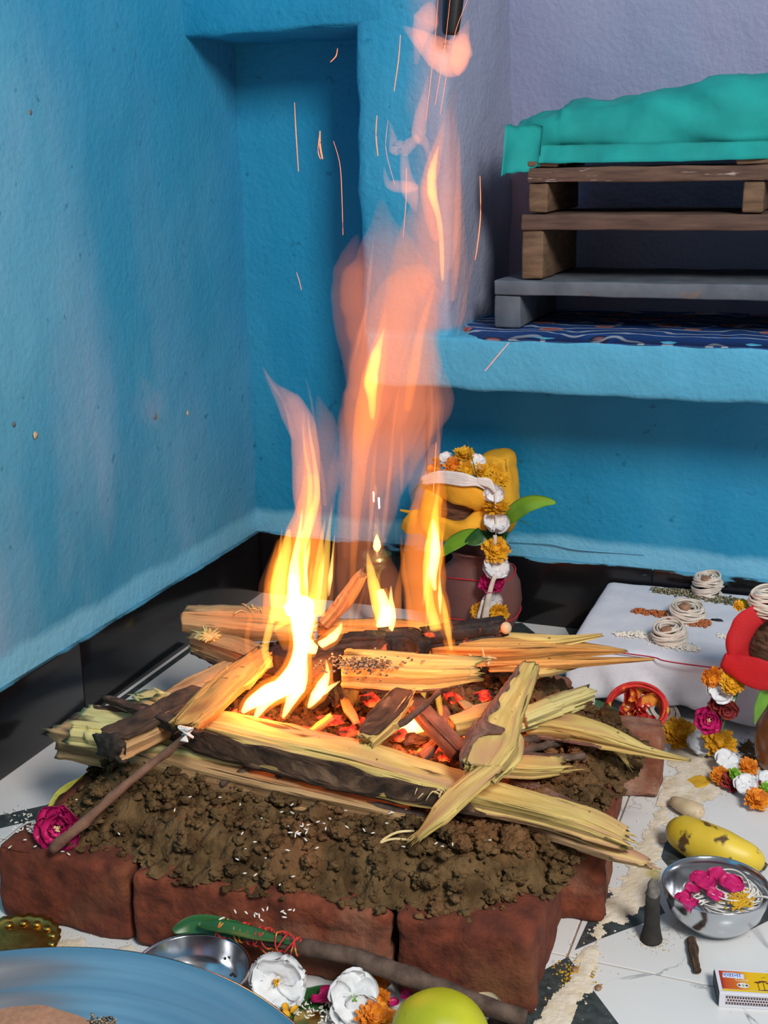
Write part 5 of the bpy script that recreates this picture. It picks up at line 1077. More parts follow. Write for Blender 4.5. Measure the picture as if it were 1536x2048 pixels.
yc_=thing('yellow_cloth','yellow cloth knotted around the coconut on the clay pot','cloth',pc+Vector((0,0,.14)))
b=MB(); 
def blk(u,v):
    return None
o1=Q(950,1068,py+.02); e1=(Q(1022,1070,py+.02)-o1); b=MB(); rbox(b,o1,e1,Vector((-.2*e1.y,.05,0)),(0,0,.118),bev=.010,step=.006,amp=.004,nsc=22,seed=8)
vs=[]
zt_=o1.z+.118
for v in b.v:
    x,y,z=v; k=(z-o1.z)/.118; x-=(1-k)*.000; 
    if k>.8: z-=.018*((x-o1.x)/e1.x-.5)**2
    vs.append((x-.010*(k>.5)*(k-.5),y,z))
b.v=vs; obj('cloth_back',b,M_yel,yc_)
roll('cloth_fold',[(850,985,-.02),(890,978,-.045),(930,985,-.05),(962,1000,-.045),(985,1010,-.02)],[18,24,26,24,20],py,M_yel,yc_,seed=3,flat=.7)
roll('cloth_fold',[(868,1050,-.045),(910,1062,-.052),(945,1058,-.050),(975,1030,-.035),(985,1000,-.02)],[22,24,26,24,18],py,M_yel,yc_,seed=4,flat=.7)
roll('cloth_fold',[(872,985,-.035),(862,1015,-.045),(860,1045,-.045),(875,1070,-.045)],[22,22,22,18],py,M_yel,yc_,seed=5,flat=.7)
roll('cloth_fold',[(808,1062,-.02),(835,1048,-.03),(868,1050,-.035),(890,1062,-.03)],[8,28,26,20],py,M_yel,yc_,seed=6,flat=.5)
roll('cloth_tail',[(800,1020,-.02),(825,1026,-.02),(845,1040,-.025)],[2,4,7],py,M_yel,yc_,seed=7)
b=MB(); rr=random.Random(8)
for k in range(14):
    o_=(k-7)*1.6; tube(b,[Q(845+rr.uniform(-5,5),962+o_*.6,py-.045),Q(880,955+o_,py-.058),Q(925,960+o_*1.1,py-.064),Q(955,965+o_*.6,py-.06),Q(975,975+o_*.8,py-.05)],.0018,n=24,seg=5,wob=.2,seed=k)
for k in range(10):
    o_=(k-5)*1.6; tube(b,[Q(955,962+o_*.6,py-.06),Q(980,968+o_,py-.058),Q(990,985,py-.056)],.0020,n=14,seg=5,wob=.2,seed=k)
obj('thread_band',b,M_cordw,label='pale thread band tied round the yellow cloth',cat='thread')
gl=thing('flower_garland','flower garland hanging down the front of the clay pot','garland',Q(990,1235,py-.06))
for i,(u,v,R_,k,mt,dy,n_) in enumerate([(880,925,20,'mari',M_mario,-.03,UPV),(868,940,14,'mari',M_mario,-.035,TOC+UPV),(860,950,12,'rose',M_white,-.03,TOC),(893,920,18,'white7',M_white,-.03,UPV+TOC),(928,912,24,'mari',M_mari,-.03,UPV+TOC*.5),(908,935,22,'mari',M_mario,-.045,TOC+UPV*.4),(932,940,20,'mari',M_mari,-.045,TOC+UPV*.4),(952,925,18,'white7',M_white,-.03,UPV+TOC),(962,942,20,'mari',M_mari,-.035,UPV+TOC),(984,942,22,'mari',M_mari,-.02,UPV+TOC),(1000,960,22,'mari',M_mari,-.025,UPV+TOC),(985,965,18,'mari',M_mari,-.035,TOC+UPV),
    (988,985,20,'white5',M_white,-.05,TOC),(995,1018,28,'mari',M_mari,-.05,UPV+TOC*.3),(990,1048,28,'white5',M_white,-.055,TOC+UPV),(985,1068,16,'rose',M_leafd,-.05,TOC),(1000,1068,16,'rose',M_leafd,-.05,TOC),(992,1100,30,'mari',M_mari,-.062,UPV*.6+TOC),(990,1136,27,'white7',M_white,-.066,TOC+UPV),(983,1172,28,'rose',M_rose,-.068,TOC*.6+UPV),(985,1200,22,'white7',M_white,-.07,TOC-UPV*.2),(960,1222,22,'mari',M_mari,-.07,TOC),(998,1225,22,'mari',M_mari,-.068,TOC)]):
    c=Q(u,v,py+dy); flower_obj('flower_head',{id(M_mario):'orange marigold head',id(M_mari):'yellow marigold head',id(M_white):'white flower head',id(M_rose):'magenta rose head',id(M_leafd):'dark green leaf tuft'}[id(mt)],c,R_*px(c),n_,mt,k,seed=i+50,parent=gl)
b=MB(); tube(b,[Q(992,1150,py-.080),Q(985,1165,py-.083),Q(976,1200,py-.084),Q(970,1238,py-.082)],[.0035,.0032,.0042,.0055],n=20,seg=7,sq=.5,up=TOC); tube(b,[Q(990,1070,py-.062),Q(990,1090,py-.064)],.003,n=5,seg=6); tube(b,[Q(955,1240,py-.08),Q(966,1200,py-.082)],[.003,.002],n=5,seg=6); tube(b,[Q(990,990,py-.055),Q(992,1050,py-.058),Q(990,1130,py-.062),Q(985,1200,py-.068)],.0012,n=20,seg=5)
obj('flower_stem',b,M_cord,gl,label='pale cream stems')
for i,(pt,w,nr,mt,lb,fo) in enumerate([([(985,1050,-.03),(1015,1035,-.04),(1050,1010,-.05),(1085,1003,-.05),(1112,1006,-.05)],.014,TOC+UPV*.3,M_leaf,'long green mango leaf sticking out right of the clay pot',.25),([(955,1062,-.06),(925,1075,-.066),(900,1092,-.070),(886,1112,-.07)],.013,TOC,M_leaf,'green mango leaf under the yellow cloth next to the flames',.15),([(970,1060,-.05),(955,1075,-.062),(930,1085,-.066)],.014,TOC,M_leafd,'dark mango leaf on the shoulder of the clay pot',.15)]):
    b=MB(); leaf_mesh(b,[Q(u,v,py+dy) for u,v,dy in pt],w,nr=nr,fold=fo,n=24); obj('mango_leaf',b,mt,label=lb,cat='leaf',group='leaves around the pots')
b=MB(); rr=random.Random(2)
for (p0,p1,p2) in [((957,970),(945,920),(935,880)),((845,962),(825,985),(818,1000)),((842,965),(830,990),(826,1015)),((1040,1040),(1055,1048),(1062,1052)),((1020,1050),(1010,1068),(1000,1078)),((880,935),(875,915),(873,905))]:
    tube(b,[Q(*p0,py-.05),Q(*p1,py-.052),Q(*p2,py-.05)],[.0008,.0006,.0003],n=8,seg=4)
obj('grass_blades',b,M_leafd,label='thin dark grass blades tucked in the yellow cloth',cat='grass')
# ------------------------------------------------------------------ oil lamp with glass chimney
ly=1.625; lb_=Q(757,1250,ly); lb_.z=0; ct=Q(757,1108,ly)
lp=thing('oil_lamp','brass oil lamp with tall clear glass chimney behind the flames','lamp',lb_)
zc=ct.z
b=MB(); lathe(b,[(0,0),(.030,0),(.031,.004),(.012,.010),(.007,.02),(.007,zc-.03),(.010,zc-.022),(.020,zc-.016),(.0215,zc),(.019,zc),(.017,zc-.010),(0,zc-.012)],lb_,seg=40); lbo=obj('lamp_base',b,M_brass,lp)
b=MB(); r_=.0265; lathe(b,[(r_,zc-.017),(r_+.001,zc+.02),(r_,zc+.132),(r_-.0012,zc+.132),(r_-.0004,zc+.02),(r_-.0012,zc-.017)],lb_,seg=48,close=True); obj('glass_chimney',b,M_glass,lp)
b=MB(); tube(b,[Vector((lb_.x,lb_.y,zc-.012)),Vector((lb_.x,lb_.y,zc+.005))],.0015,n=3,seg=6); obj('wick',b,M_cord,lbo)
OFF_=OFF[lp.name]
def lampflame():
    b=MB(); lathe(b,[(0,0),(.0035,.003),(.0062,.009),(.0050,.017),(.0022,.025),(0,.030)],(lb_.x,lb_.y,zc+.002),seg=20); return obj('lamp_flame',b,FM['w'],lp)
lampflame()
# ------------------------------------------------------------------ right foreground
bc=P(1432,1770,.040); bc.z=0
bw=thing('steel_bowl','round steel bowl at right with thread and magenta petals','bowl',bc)
b=MB(); lathe(b,[(0,0),(.020,0),(.032,.006),(.042,.018),(.0465,.032),(.0475,.040),(.0482,.0408),(.0475,.0414),(.0462,.0405),(.0448,.032),(.0405,.019),(.031,.008),(.019,.003),(0,.003)],bc,seg=72); obj('bowl_body',b,M_steel,bw)
tk=thing('white_thread','hank of white thread coiled in the steel bowl','thread',bc+Vector((0,0,.02)))
b=MB(); rr=random.Random(12)
for k in range(30):
    rx=.030*rr.uniform(.62,1.15); ry=.022*rr.uniform(.7,1.2); cx__=.009+rr.uniform(-.004,.004); cyy=.004+rr.uniform(-.004,.004); z=.022+.020*rr.random(); ph=rr.random()*6
    f0=rr.uniform(0,6); pts=[]
    for i in range(25):
        t=f0+i/24*2*math.pi*rr.choice([1]) ; x=cx__+rx*math.cos(t); y=cyy+ry*math.sin(t); r=math.hypot(x,y); lim=.0405
        if r>lim: x*=lim/r; y*=lim/r
        pts.append(bc+Vector((x,y,z+.002*math.sin(2*t+ph)+max(0,.0)*0)))
    tube(b,pts,.00075,n=60,seg=5,cap=False)
for k in range(12): # straight strands across the front
    o_=k*.0022; tube(b,[bc+Vector((-.024+.02*rr.random(),-.026+o_*.6,.033)),bc+Vector((.0,-.020+o_,.036)),bc+Vector((.034,-.012+o_*.9,.037))],.0008,n=16,seg=5)
tube(b,[bc+Vector((.030,-.004,.036)),bc+Vector((.044,-.010,.043)),bc+Vector((.052,-.016,.040)),bc+Vector((.056,-.030,.012))],.0012,n=20,seg=5)
obj('thread_strands',b,M_cordw,tk)
for i,(u,v,s,ang,lb,pk) in enumerate([(1398,1757,.017,2.6,'magenta petal at the top left of the bowl',0),(1412,1770,.019,5.0,'large magenta petal in the middle of the bowl',0),(1432,1750,.016,2.9,'magenta petal near the back of the bowl',0),(1462,1768,.020,.2,'magenta petal on the right of the petal cluster',0),(1385,1778,.013,4.4,'small magenta petal with pale base',1),(1430,1790,.014,.1,'pink petal with white edge at the front of the cluster',1),(1366,1795,.013,3.0,'magenta petal at the left rim of the bowl',0),(1378,1808,.015,4.9,'magenta petal lying lowest inside the bowl',0)]):
    b=MB(); c=P(u,v,.041); petal(b,c-Vector((math.cos(ang),math.sin(ang),0))*s*.5,(math.cos(ang),math.sin(ang),.15),(0,-.2,1),s*1.1,s*.62,cup=.16,curl=-.25,crink=.4,seed=i,tip=.35); obj('rose_petal',b,M_rose,label=lb,cat='petal',group='rose petals in the bowl')
b=MB(); rr=random.Random(1)
for k in range(140): q=P(1475+rr.gauss(0,16),1803+rr.gauss(0,9),.037+.002*rr.random()); 
rr=random.Random(1)
for k in range(170):
    q=P(1478+rr.gauss(0,14),1800+rr.gauss(0,9),.038); d=q-bc
    if math.hypot(d.x,d.y)<.041: ico(b,q,.0015,1,(1,1,.6),wob=.3,seed=k)
obj('turmeric_powder',b,M_turm,label='orange turmeric dusted on the white thread in the bowl',cat='powder',kind='stuff')
# incense cone
ib=P(1302,1880,0); it=Q(1303,1757,ib.y)
ic=thing('incense_cone','black tapered incense cone standing on the tile, grey burnt tip','incense',ib)
H_=it.z; b=MB(); lathe(b,[(0,0),(.0098,0),(.0100,.002),(.0085,.008),(.0072,.016),(.0066,.03),(.0062,H_*.74),(0,H_*.74)],ib,seg=28,wob=.03); obj('cone_body',b,M_black,ic)
b=MB(); s_=H_*.74; tube(b,[ib+Vector((0,0,s_)),ib+Vector((.0,0,s_+.006)),ib+Vector((-.0012,0,H_*.92)),ib+Vector((-.0012,0,H_))],[.0062,.0060,.0040,.0010],n=12,seg=12,up=(0,1,0),wob=.12,wsc=160); obj('ash_tip',b,M_ash,ic,label='grey ashy burnt tip')
b=MB(); rr=random.Random(4)
for k in range(90):
    t=rr.random()*6.3; r=.010+abs(rr.gauss(0,.006)); ico(b,ib+Vector((r*math.cos(t),r*math.sin(t),.0004)),.0006*rr.uniform(.5,1.6),1,(1,1,.5))
obj('incense_crumbs',b,M_cream,label='crumbs and ash scattered around the incense cone',cat='crumbs',kind='stuff')
b=MB(); tube(b,[P(1383,1876,.004),P(1388,1910,.004),P(1394,1944,.003)],[.0042,.0045,.0034],n=14,seg=7,sq=.7,wob=.35,wsc=150); obj('wood_chip',b,M_bark,smooth=False,label='small dark wood chip on the tile between cone and matchbox',cat='wood chip')
# banana and fruit piece
bn=thing('banana','short ripe yellow banana with brown blotches behind the steel bowl','banana',P(1440,1700,0))
b=MB(); tube(b,[P(1349,1655,.019),P(1362,1664,.020),P(1400,1682,.021),P(1450,1700,.020),P(1495,1716,.016),P(1522,1728,.010)],[.009,.0178,.0200,.0190,.0150,.0075],n=40,seg=14,wob=.04,wsc=30); obj('banana_skin',b,M_ban,bn)
b=MB(); tube(b,[P(1520,1727,.010),P(1532,1735,.008)],[.0055,.004],n=5,seg=7); obj('stem',b,M_leafy,bn)
b=MB(); tube(b,[P(1347,1598,.008),P(1356,1606,.009),P(1378,1616,.010),P(1398,1624,.009),P(1408,1628,.008)],[.004,.0085,.0105,.0095,.004],n=22,seg=14,sq=.8); obj('fruit_piece',b,M_cream,label='small cream oval fruit piece above the banana',cat='fruit')
# matchbox
m0=P(1439,1985,.014); m1=P(1536,1991,.014); ux=(m1-m0); ux.z=0; ux.normalize(); uy=Vector((-ux.y,ux.x,0)); o_=m0-Vector((0,0,.014))
ML,MW,MH=.052,.0325,.014
mbx=thing('matchbox','matchbox with orange savanna picture and dotted striking strip','matchbox',o_+ux*ML/2+uy*MW/2)
b=MB(); rbox(b,o_,ux*ML,uy*MW,(0,0,MH),bev=.0006,step=.02,amp=0); obj('sleeve',b,M_card,mbx,smooth=False)
b=MB(); rbox(b,o_-ux*.0008+uy*.0012+Vector((0,0,.0012)),ux*.002,uy*(MW-.0024),(0,0,MH-.0024),bev=.0003,step=.02,amp=0); obj('tray',b,M_blk,mbx,smooth=False)
def label_mat():
    M=bpy.data.materials.new('matchbox_print'); M.use_nodes=True; t=M.node_tree; L=t.links.new; b=t.nodes['Principled BSDF']; b.inputs['Roughness'].default_value=.45
    uv=N(t,'ShaderNodeTexCoord'); s=N(t,'ShaderNodeSeparateXYZ'); L(uv.outputs['UV'],s.inputs[0]); r=N(t,'ShaderNodeValToRGB'); e=r.color_ramp.elements
    e[0].position=0; e[0].color=(.26,.02,.015,1); e[1].position=1; e[1].color=(.62,.40,.0,1)
    for p,c in ((.08,(.52,.07,.012,1)),(.32,(.62,.15,.006,1)),(.52,(.78,.46,.0,1)),(.8,(.74,.50,.0,1))): x=r.color_ramp.elements.new(p); x.color=c
    L(s.outputs[0],r.inputs[0]); L(r.outputs[0],b.inputs['Base Color']); return M
b=MB(); q0=o_+ux*.003+uy*.0055+Vector((0,0,MH+.00008)); A_=ux*(ML-.006); B_=uy*(MW-.0085); b.add([q0,q0+A_,q0+A_+B_,q0+B_],[(0,1,2,3)],0,[(0,0),(1,0),(1,1),(0,1)]); pl_=obj('picture_label',b,label_mat(),mbx,smooth=False)
b=MB(); q1=o_+ux*.003+uy*.0028+Vector((0,0,MH+.00008)); b.add([q1,q1+A_,q1+A_+uy*.0024,q1+uy*.0024],[(0,1,2,3)]); obj('yellow_stripe',b,pm('print_yellow',(.70,.50,.0)),mbx,smooth=False)
b=MB(); text_mesh(b,'रवाना',q0+ux*.0030+uy*.0160,ux,uy,.0072,h=.0002); obj('lettering',b,pm('print_blue',(.03,.10,.42)),pl_,smooth=False,label='blue lettering on a white swoosh')
b=MB(); sw=q0+ux*.0022+uy*.0150+Vector((0,0,.00006)); b.add([sw,sw+ux*.0175-uy*.001,sw+ux*.0180+uy*.0055,sw+ux*.010+uy*.0068,sw+ux*.001+uy*.0066],[(0,1,2,3,4)]); obj('swoosh',b,pm('print_white',(.62,.68,.85)),pl_,smooth=False)
b=MB(); text_mesh(b,'Gold',q0+ux*.012+uy*.0105,ux,uy,.0052,h=.0002); obj('lettering',b,pm('print_pale',(.85,.75,.45)),pl_,smooth=False,label='pale lettering')
b=MB(); hx=q0+ux*.0175+uy*.0055; b.add([hx+ux*math.cos(t)*.0052+uy*math.sin(t)*.0036+Vector((0,0,.00012)) for t in [2*math.pi*i/10 for i in range(10)]],[tuple(range(10))]); obj('badge',b,pm('print_badge',(.72,.72,.66)),pl_,smooth=False)
b=MB(); text_mesh(b,'★2★',hx-uy*.0016,ux,uy,.0042,h=.00025,align='CENTER'); obj('lettering',b,M_blk,pl_,smooth=False,label='dark lettering on the badge')
b=MB()
for (dx,dh,s) in ((.030,.0105,.0030),(.0345,.0120,.0038),(.0395,.0100,.0034)):
    q=q0+ux*dx; 
    b.add([q+ux*math.cos(t)*s+uy*(dh+math.sin(t)*.0011)+Vector((0,0,.00014)) for t in [math.pi*2*i/8 for i in range(8)]],[tuple(range(8))]); b.add([q-ux*.0002+Vector((0,0,.00014)),q+ux*.0004+Vector((0,0,.00014)),q+ux*.0003+uy*dh+Vector((0,0,.00014)),q-ux*.0003+uy*dh+Vector((0,0,.00014))],[(0,1,2,3)])
b.add([q0+ux*.027+Vector((0,0,.00014)),q0+ux*.046+Vector((0,0,.00014)),q0+ux*.046+uy*.0018+Vector((0,0,.00014)),q0+ux*.034+uy*.0012+Vector((0,0,.00014))],[(0,1,2,3)])
b.add([q0+ux*.033+uy*.0165+Vector((0,0,.00014)),q0+ux*.036+uy*.0172+Vector((0,0,.00014)),q0+ux*.0385+uy*.0185+Vector((0,0,.00014)),q0+ux*.036+uy*.0180+Vector((0,0,.00014))],[(0,1,2,3)])
obj('tree_silhouette',b,pm('print_dark',(.12,.03,.01)),pl_,smooth=False,label='dark flat-topped trees and a bird')
b=MB(); f0_=o_+ux*.005-uy*.00008+Vector((0,0,.0035)); ud=Vector((0,0,1)); b.add([f0_,f0_+ux*(ML-.008),f0_+ux*(ML-.008)+ud*.0078,f0_+ud*.0078],[(0,1,2,3)]); ss_=obj('striking_strip',b,pm('strip_pink',(.58,.50,.54)),mbx,smooth=False)
b=MB()
for row in range(3):
    for k in range(20):
        q=f0_+ux*(.0012+k*.0022+(.0011 if row==1 else 0))+ud*(.0013+row*.0026)-uy*.0001; b.add([q+ux*math.cos(t)*.00082+ud*math.sin(t)*.0009 for t in [2*math.pi*i/8 for i in range(8)]],[tuple(range(8))])
for dz in (0,.0078): b.add([f0_+ud*(dz-.0002)-uy*.0001,f0_+ux*(ML-.008)+ud*(dz-.0002)-uy*.0001,f0_+ux*(ML-.008)+ud*(dz+.0002)-uy*.0001,f0_+ud*(dz+.0002)-uy*.0001],[(0,1,2,3)])
obj('strip_dots',b,M_blk,ss_,smooth=False,label='rows of black dots')
# ------------------------------------------------------------------ powders on the floor
def powder(name,label,poly_px,mt,thr,seed,h=.0012,st_=.0016,nsc=34,edge=.02,avoid=True,kind='stuff'):
    pp=[P(u,v,0) for u,v in poly_px]; pp=np.array([(p.x,p.y) for p in pp]); x0,y0=pp.min(0); x1,y1=pp.max(0); nx=int((x1-x0)/st_)+2; ny=int((y1-y0)/st_)+2; vs=[];ix={};fs=[]
    for i in range(nx):
        for j in range(ny):
            x=x0+i*st_; y=y0+j*st_; a=pp; b2=np.roll(pp,-1,0); d=b2-a; w=np.array([x,y])-a; t_=np.clip((w*d).sum(1)/(d*d).sum(1),0,1); r=np.sqrt(((w-d*t_[:,None])**2).sum(1)).min()
            c=((a[:,1]>y)!=(b2[:,1]>y))&(x<(b2[:,0]-a[:,0])*(y-a[:,1])/(b2[:,1]-a[:,1]+1e-12)+a[:,0]); r=r if c.sum()%2 else -r
            if r<0: continue
            k=min(1,r/edge)+.9*fb((x,y,0),nsc,seed,5)-thr
            if k>-.06: ix[i,j]=len(vs); vs.append((x+st_*.4*nz((x,y,0),700,1),y+st_*.4*nz((x,y,0),700,2),.0007+min(max(k,-.03),.5)*h*2+.0004*nz((x,y,0),300,3)))
    for (i,j) in list(ix):
        q=[(i,j),(i+1,j),(i+1,j+1),(i,j+1)]
        if all(a in ix for a in q): fs.append(tuple(ix[a] for a in q))
    if not vs: return None
    b=MB(); b.add(vs,fs); rr=random.Random(seed)
    for k in range(260):
        v=vs[rr.randrange(len(vs))]; ico(b,(v[0]+rr.gauss(0,.008),v[1]+rr.gauss(0,.008),.0006),rr.uniform(.0005,.0013),1,(1,1,.5),wob=.3,seed=k)
    return obj(name,b,mt,label=label,cat='powder',kind=kind)
powder('flour_powder','cream flour strewn along the right side of the brick platform',[(1050,2070),(1140,1940),(1200,1810),(1290,1660),(1325,1570),(1345,1475),(1420,1500),(1470,1590),(1400,1620),(1345,1620),(1330,1720),(1300,1830),(1230,1860),(1200,1950),(1150,2075)],M_flour,.22,1)
powder('flour_powder','dusty flour patch on the floor left of the small steel bowl',[(-40,1840),(120,1860),(270,1895),(300,1930),(180,1920),(-40,1910)],M_flour,.55,2)
powder('turmeric_powder','bright turmeric heap on the floor above the fruit piece',[(1362,1560),(1400,1548),(1428,1560),(1420,1580),(1385,1584)],M_turm,.25,3,edge=.008,h=.002)
powder('turmeric_powder','tiny turmeric smear just below the turmeric heap',[(1396,1588),(1425,1590),(1420,1604),(1400,1600)],M_turm,.35,4,edge=.008)
powder('turmeric_powder','yellow turmeric dusted near the front right brick corner',[(1060,2048),(1120,1975),(1150,1925),(1175,1960),(1120,2040),(1080,2075)],M_turm,.45,5)
powder('soil_crumbs','brown crumbs scattered behind the garland by the bronze pot',[(1450,1490),(1500,1480),(1530,1540),(1480,1540)],M_soil,.5,6,h=.003)
for i,(u,v,lb) in enumerate([(1150,1938,'tan seed on the tile by the joint line'),(1197,1975,'tan seed on the tile point of the dark inlay'),(1188,1945,'tiny pale seed beside the joint line')]):
    b=MB(); ico(b,P(u,v,.0015),.0030 if i<2 else .002,2,(1,1.3,.5),wob=.15,seed=i); obj('seed',b,M_nut if i<2 else M_cream,label=lb,cat='seed',group='loose seeds on the tiles')
# ------------------------------------------------------------------ left foreground
RZ=.085; TZ=RZ-.036; pts_=[P(u,v,RZ) for u,v in [(0,1907),(90,1900),(177,1900),(285,1909),(403,1941),(524,2006),(589,2046)]]
A_=np.array([[2*p.x,2*p.y,1] for p in pts_]); s_=np.linalg.lstsq(A_,np.array([p.x**2+p.y**2 for p in pts_]),rcond=None)[0]; TR=min(math.sqrt(s_[2]+s_[0]**2+s_[1]**2),.30)
tc_=Vector((s_[0],s_[1],0))
th_=thing('steel_tray','large round steel tray with rolled rim in the front left corner','tray',tc_)
b=MB(); R0=TR; lathe(b,[(0,TZ-.006),(R0-.105,TZ-.006),(R0-.108,0),(R0-.103,0),(R0-.098,TZ-.004),(R0-.044,TZ-.001),(R0-.030,TZ+.013),(R0-.023,TZ+.018),(R0-.010,RZ-.006),(R0-.004,RZ-.002),(R0,RZ-.003),(R0+.0015,RZ),(R0,RZ+.0022),(R0-.003,RZ+.002),(R0-.0125,RZ-.007),(R0-.022,TZ+.0205),(R0-.0245,TZ+.0195),(R0-.031,TZ+.0155),(R0-.043,TZ+.0035),(R0-.047,TZ+.0012),(R0-.052,TZ+.0022),(R0-.060,TZ+.0008),(R0-.1,TZ),(0,TZ)],tc_,seg=160); obj('tray_body',b,M_steelb,th_)
b=MB(); tube(b,[tc_+Vector(((R0-.001)*math.cos(t),(R0-.001)*math.sin(t),RZ)) for t in [2*math.pi*i/96 for i in range(97)]],.0026,n=193,seg=8,cap=False); obj('rolled_rim',b,M_steel,bpy.data.objects['tray_body'])
b=MB(); rr=random.Random(14)
for k in range(150):
    c=P(205+rr.gauss(0,12),2044+rr.gauss(0,7),TZ+.002+.006*rr.random()); ico(b,c,.0016,1,(1.4,.8,.6),rot=Matrix.Rotation(rr.random()*6,3,'Z'))
obj('offering_seeds',b,M_seed,label='small heap of mixed seeds on the steel tray',cat='seeds',kind='stuff')
b=MB(); tcx=P(45,2052,TZ)  # brick reflection in the tray, built as a low brown mound
def heap(u,v):
    r=u*.060; t=v*2*math.pi; return (tcx.x+r*math.cos(t)*1.2,tcx.y+r*math.sin(t)*.75,TZ+.0005+.012*max(0,math.cos(u*math.pi/2))+.0016*nz((r*math.cos(t),r*math.sin(t),0),60)*(1-u))
sheet(b,heap,24,48); obj('reflection_mound',b,pm('brown_reflection',(.34,.17,.10),(.42,.22,.13),200,rough=1,bump=.0006,bscale=500),label='pinkish brown mound standing in for a reflection in the steel tray',cat='powder',kind='stuff')
# small bowl between tray and brick
sb=P(403,1912,.035); br=.050; sbc=Vector((sb.x,min(sb.y,.826-br),0)); 
sbw=thing('steel_bowl','small shallow empty steel bowl tucked behind the big tray rim','bowl',sbc)
b=MB(); lathe(b,[(0,0),(.028,0),(.040,.006),(.047,.018),(br-.001,.034),(br,.0355),(br-.0015,.0362),(br-.003,.034),(.0445,.018),(.038,.008),(.027,.003),(0,.003)],sbc,seg=72); obj('bowl_body',b,M_steel,sbw)
b=MB(); rr=random.Random(3)
for (u,v) in ((450,1917),(466,1948),(470,1952),(462,1950)): ico(b,P(u,v,.02),.0015,1)
obj('specks',b,M_blk,sbw,label='black specks')
# brass plate
bp_=P(28,1886,.010); bp_.z=0; bpl=thing('brass_plate','small scalloped brass plate behind the tray at the left edge','plate',bp_)
b=MB(); vs=[];fs=[]; sg=112
for (r,z,sc_) in [(0,.006,0),(.020,.006,0),(.026,.008,0),(.030,.006,.2),(.037,.010,.7),(.040,.012,1),(.0385,.009,1),(.030,.002,.3),(0,.0,0)]:
    for k in range(sg):
        t=2*math.pi*k/sg; q=r*(1+.045*sc_*abs(math.sin(t*11))); vs.append((bp_.x+q*math.cos(t),bp_.y+q*math.sin(t),z+.0012*sc_*abs(math.sin(t*11))))
for i in range(8):
    for k in range(sg): fs.append((i*sg+k,i*sg+(k+1)%sg,(i+1)*sg+(k+1)%sg,(i+1)*sg+k))
b.add(vs,fs); pbo=obj('plate_body',b,M_brass,bpl)
b=MB()
for k in range(16):
    t=2*math.pi*k/16; q=Vector((bp_.x+.0335*math.cos(t),bp_.y+.0335*math.sin(t),.0088)); ico(b,q,.0042,2,(1,1,.4))
obj('embossed_dots',b,M_brass,pbo)
# tied stick
rs=thing('ritual_stick','brown stick with green leaf bound on its end by red thread','stick',P(740,1930,.03))
b=MB(); tube(b,[P(470,1862,.052),P(540,1880,.050),P(620,1896,.048),P(690,1908,.046),P(750,1930,.042),P(850,1965,.036),P(950,2005,.030),P(1052,2038,.022)],[.0050,.0058,.0068,.0072,.0080,.0082,.0076,.0070],n=60,seg=12,wob=.10,wsc=60); obj('stick',b,M_twig,rs)
b=MB(); leaf_mesh(b,[P(346,1862,.046),P(385,1846,.050),P(430,1848,.053),P(500,1864,.056),P(590,1888,.054)],.0105,nr=TOC*.6+UPV,fold=-.35,n=26); leaf_mesh(b,[P(398,1850,.054),P(450,1856,.058),P(520,1872,.058),P(570,1884,.056)],.0075,nr=TOC*.5+UPV,fold=.4,n=18); obj('leaf',b,M_leafd,rs,label='folded dark green leaf')
b=MB(); rr=random.Random(7)
for k in range(13):
    u=458+k*11+rr.uniform(-4,4); c=P(u,1858+(u-458)*.24,.053); a_=Vector((1,-.1,0)); tl=rr.uniform(-.9,.9)
    tube(b,[c+Vector((.016*tl*math.sin(t/2+k),-.0082*math.sin(t),.0082*math.cos(t))) for t in [2*math.pi*i/14 for i in range(15)]],.0007,n=30,seg=5)
tube(b,[P(520,1895,.045),P(535,1908,.040),P(548,1900,.042),P(560,1885,.05)],.0007,n=16,seg=5); tube(b,[P(592,1905,.045),P(598,1890,.052),P(602,1878,.056)],.0009,n=8,seg=5)
obj('red_thread',b,M_thredr,rs,label='crisscross red thread binding')
# flowers and offerings between tray and bricks
flower_obj('white_flower','large crinkled white flower leaning on the bricks right of the small bowl',P(555,1962,.024),.0235,TOC+UPV*.5,M_white,'white7',seed=3,group='white flowers by the bricks',center=M_mari)
flower_obj('white_flower','white flower with green throat in front of the brick joint',P(705,1995,.022),.0225,TOC*.9+UPV*.6+Vector((.3,0,0)),M_white,'white5',seed=9,group='white flowers by the bricks',center=M_leaf)
flower_obj('white_flower','drooping white flower low beside the orange marigolds',P(722,2028,.012),.017,TOC+UPV*.8,M_white,'white7',seed=11,group='white flowers by the bricks')
flower_obj('marigold','orange marigold under the stick by the brick joint',P(745,1962,.016),.0135,TOC+UPV*.4,M_mario,'mari',seed=12,group='loose marigolds')
flower_obj('marigold','small dark orange marigold between the white flower and the guava',P(757,1998,.012),.011,TOC+UPV*.4,M_mario,'mari',seed=13,group='loose marigolds')
flower_obj('marigold','bright orange marigold at the bottom edge left of the guava',P(752,2040,.014),.0165,TOC*.4+UPV,M_mario,'mari',seed=14,group='loose marigolds')
for i,(u,v,s,a,lb) in enumerate([(650,2000,.018,-.5,'magenta petal lying on the rice covered leaf'),(812,1993,.009,.3,'magenta petal tip behind the guava'),(788,2008,.008,1.3,'dark red petal scrap left of the guava')]):
    b=MB(); c=P(u,v,.010); petal(b,c-Vector((math.cos(a),math.sin(a),0))*s*.5,(math.cos(a),math.sin(a),.1),(0,-.3,1),s,s*.6,cup=.5,curl=.1,crink=.15,seed=i); obj('rose_petal',b,M_rose,label=lb,cat='petal',group='loose rose petals')
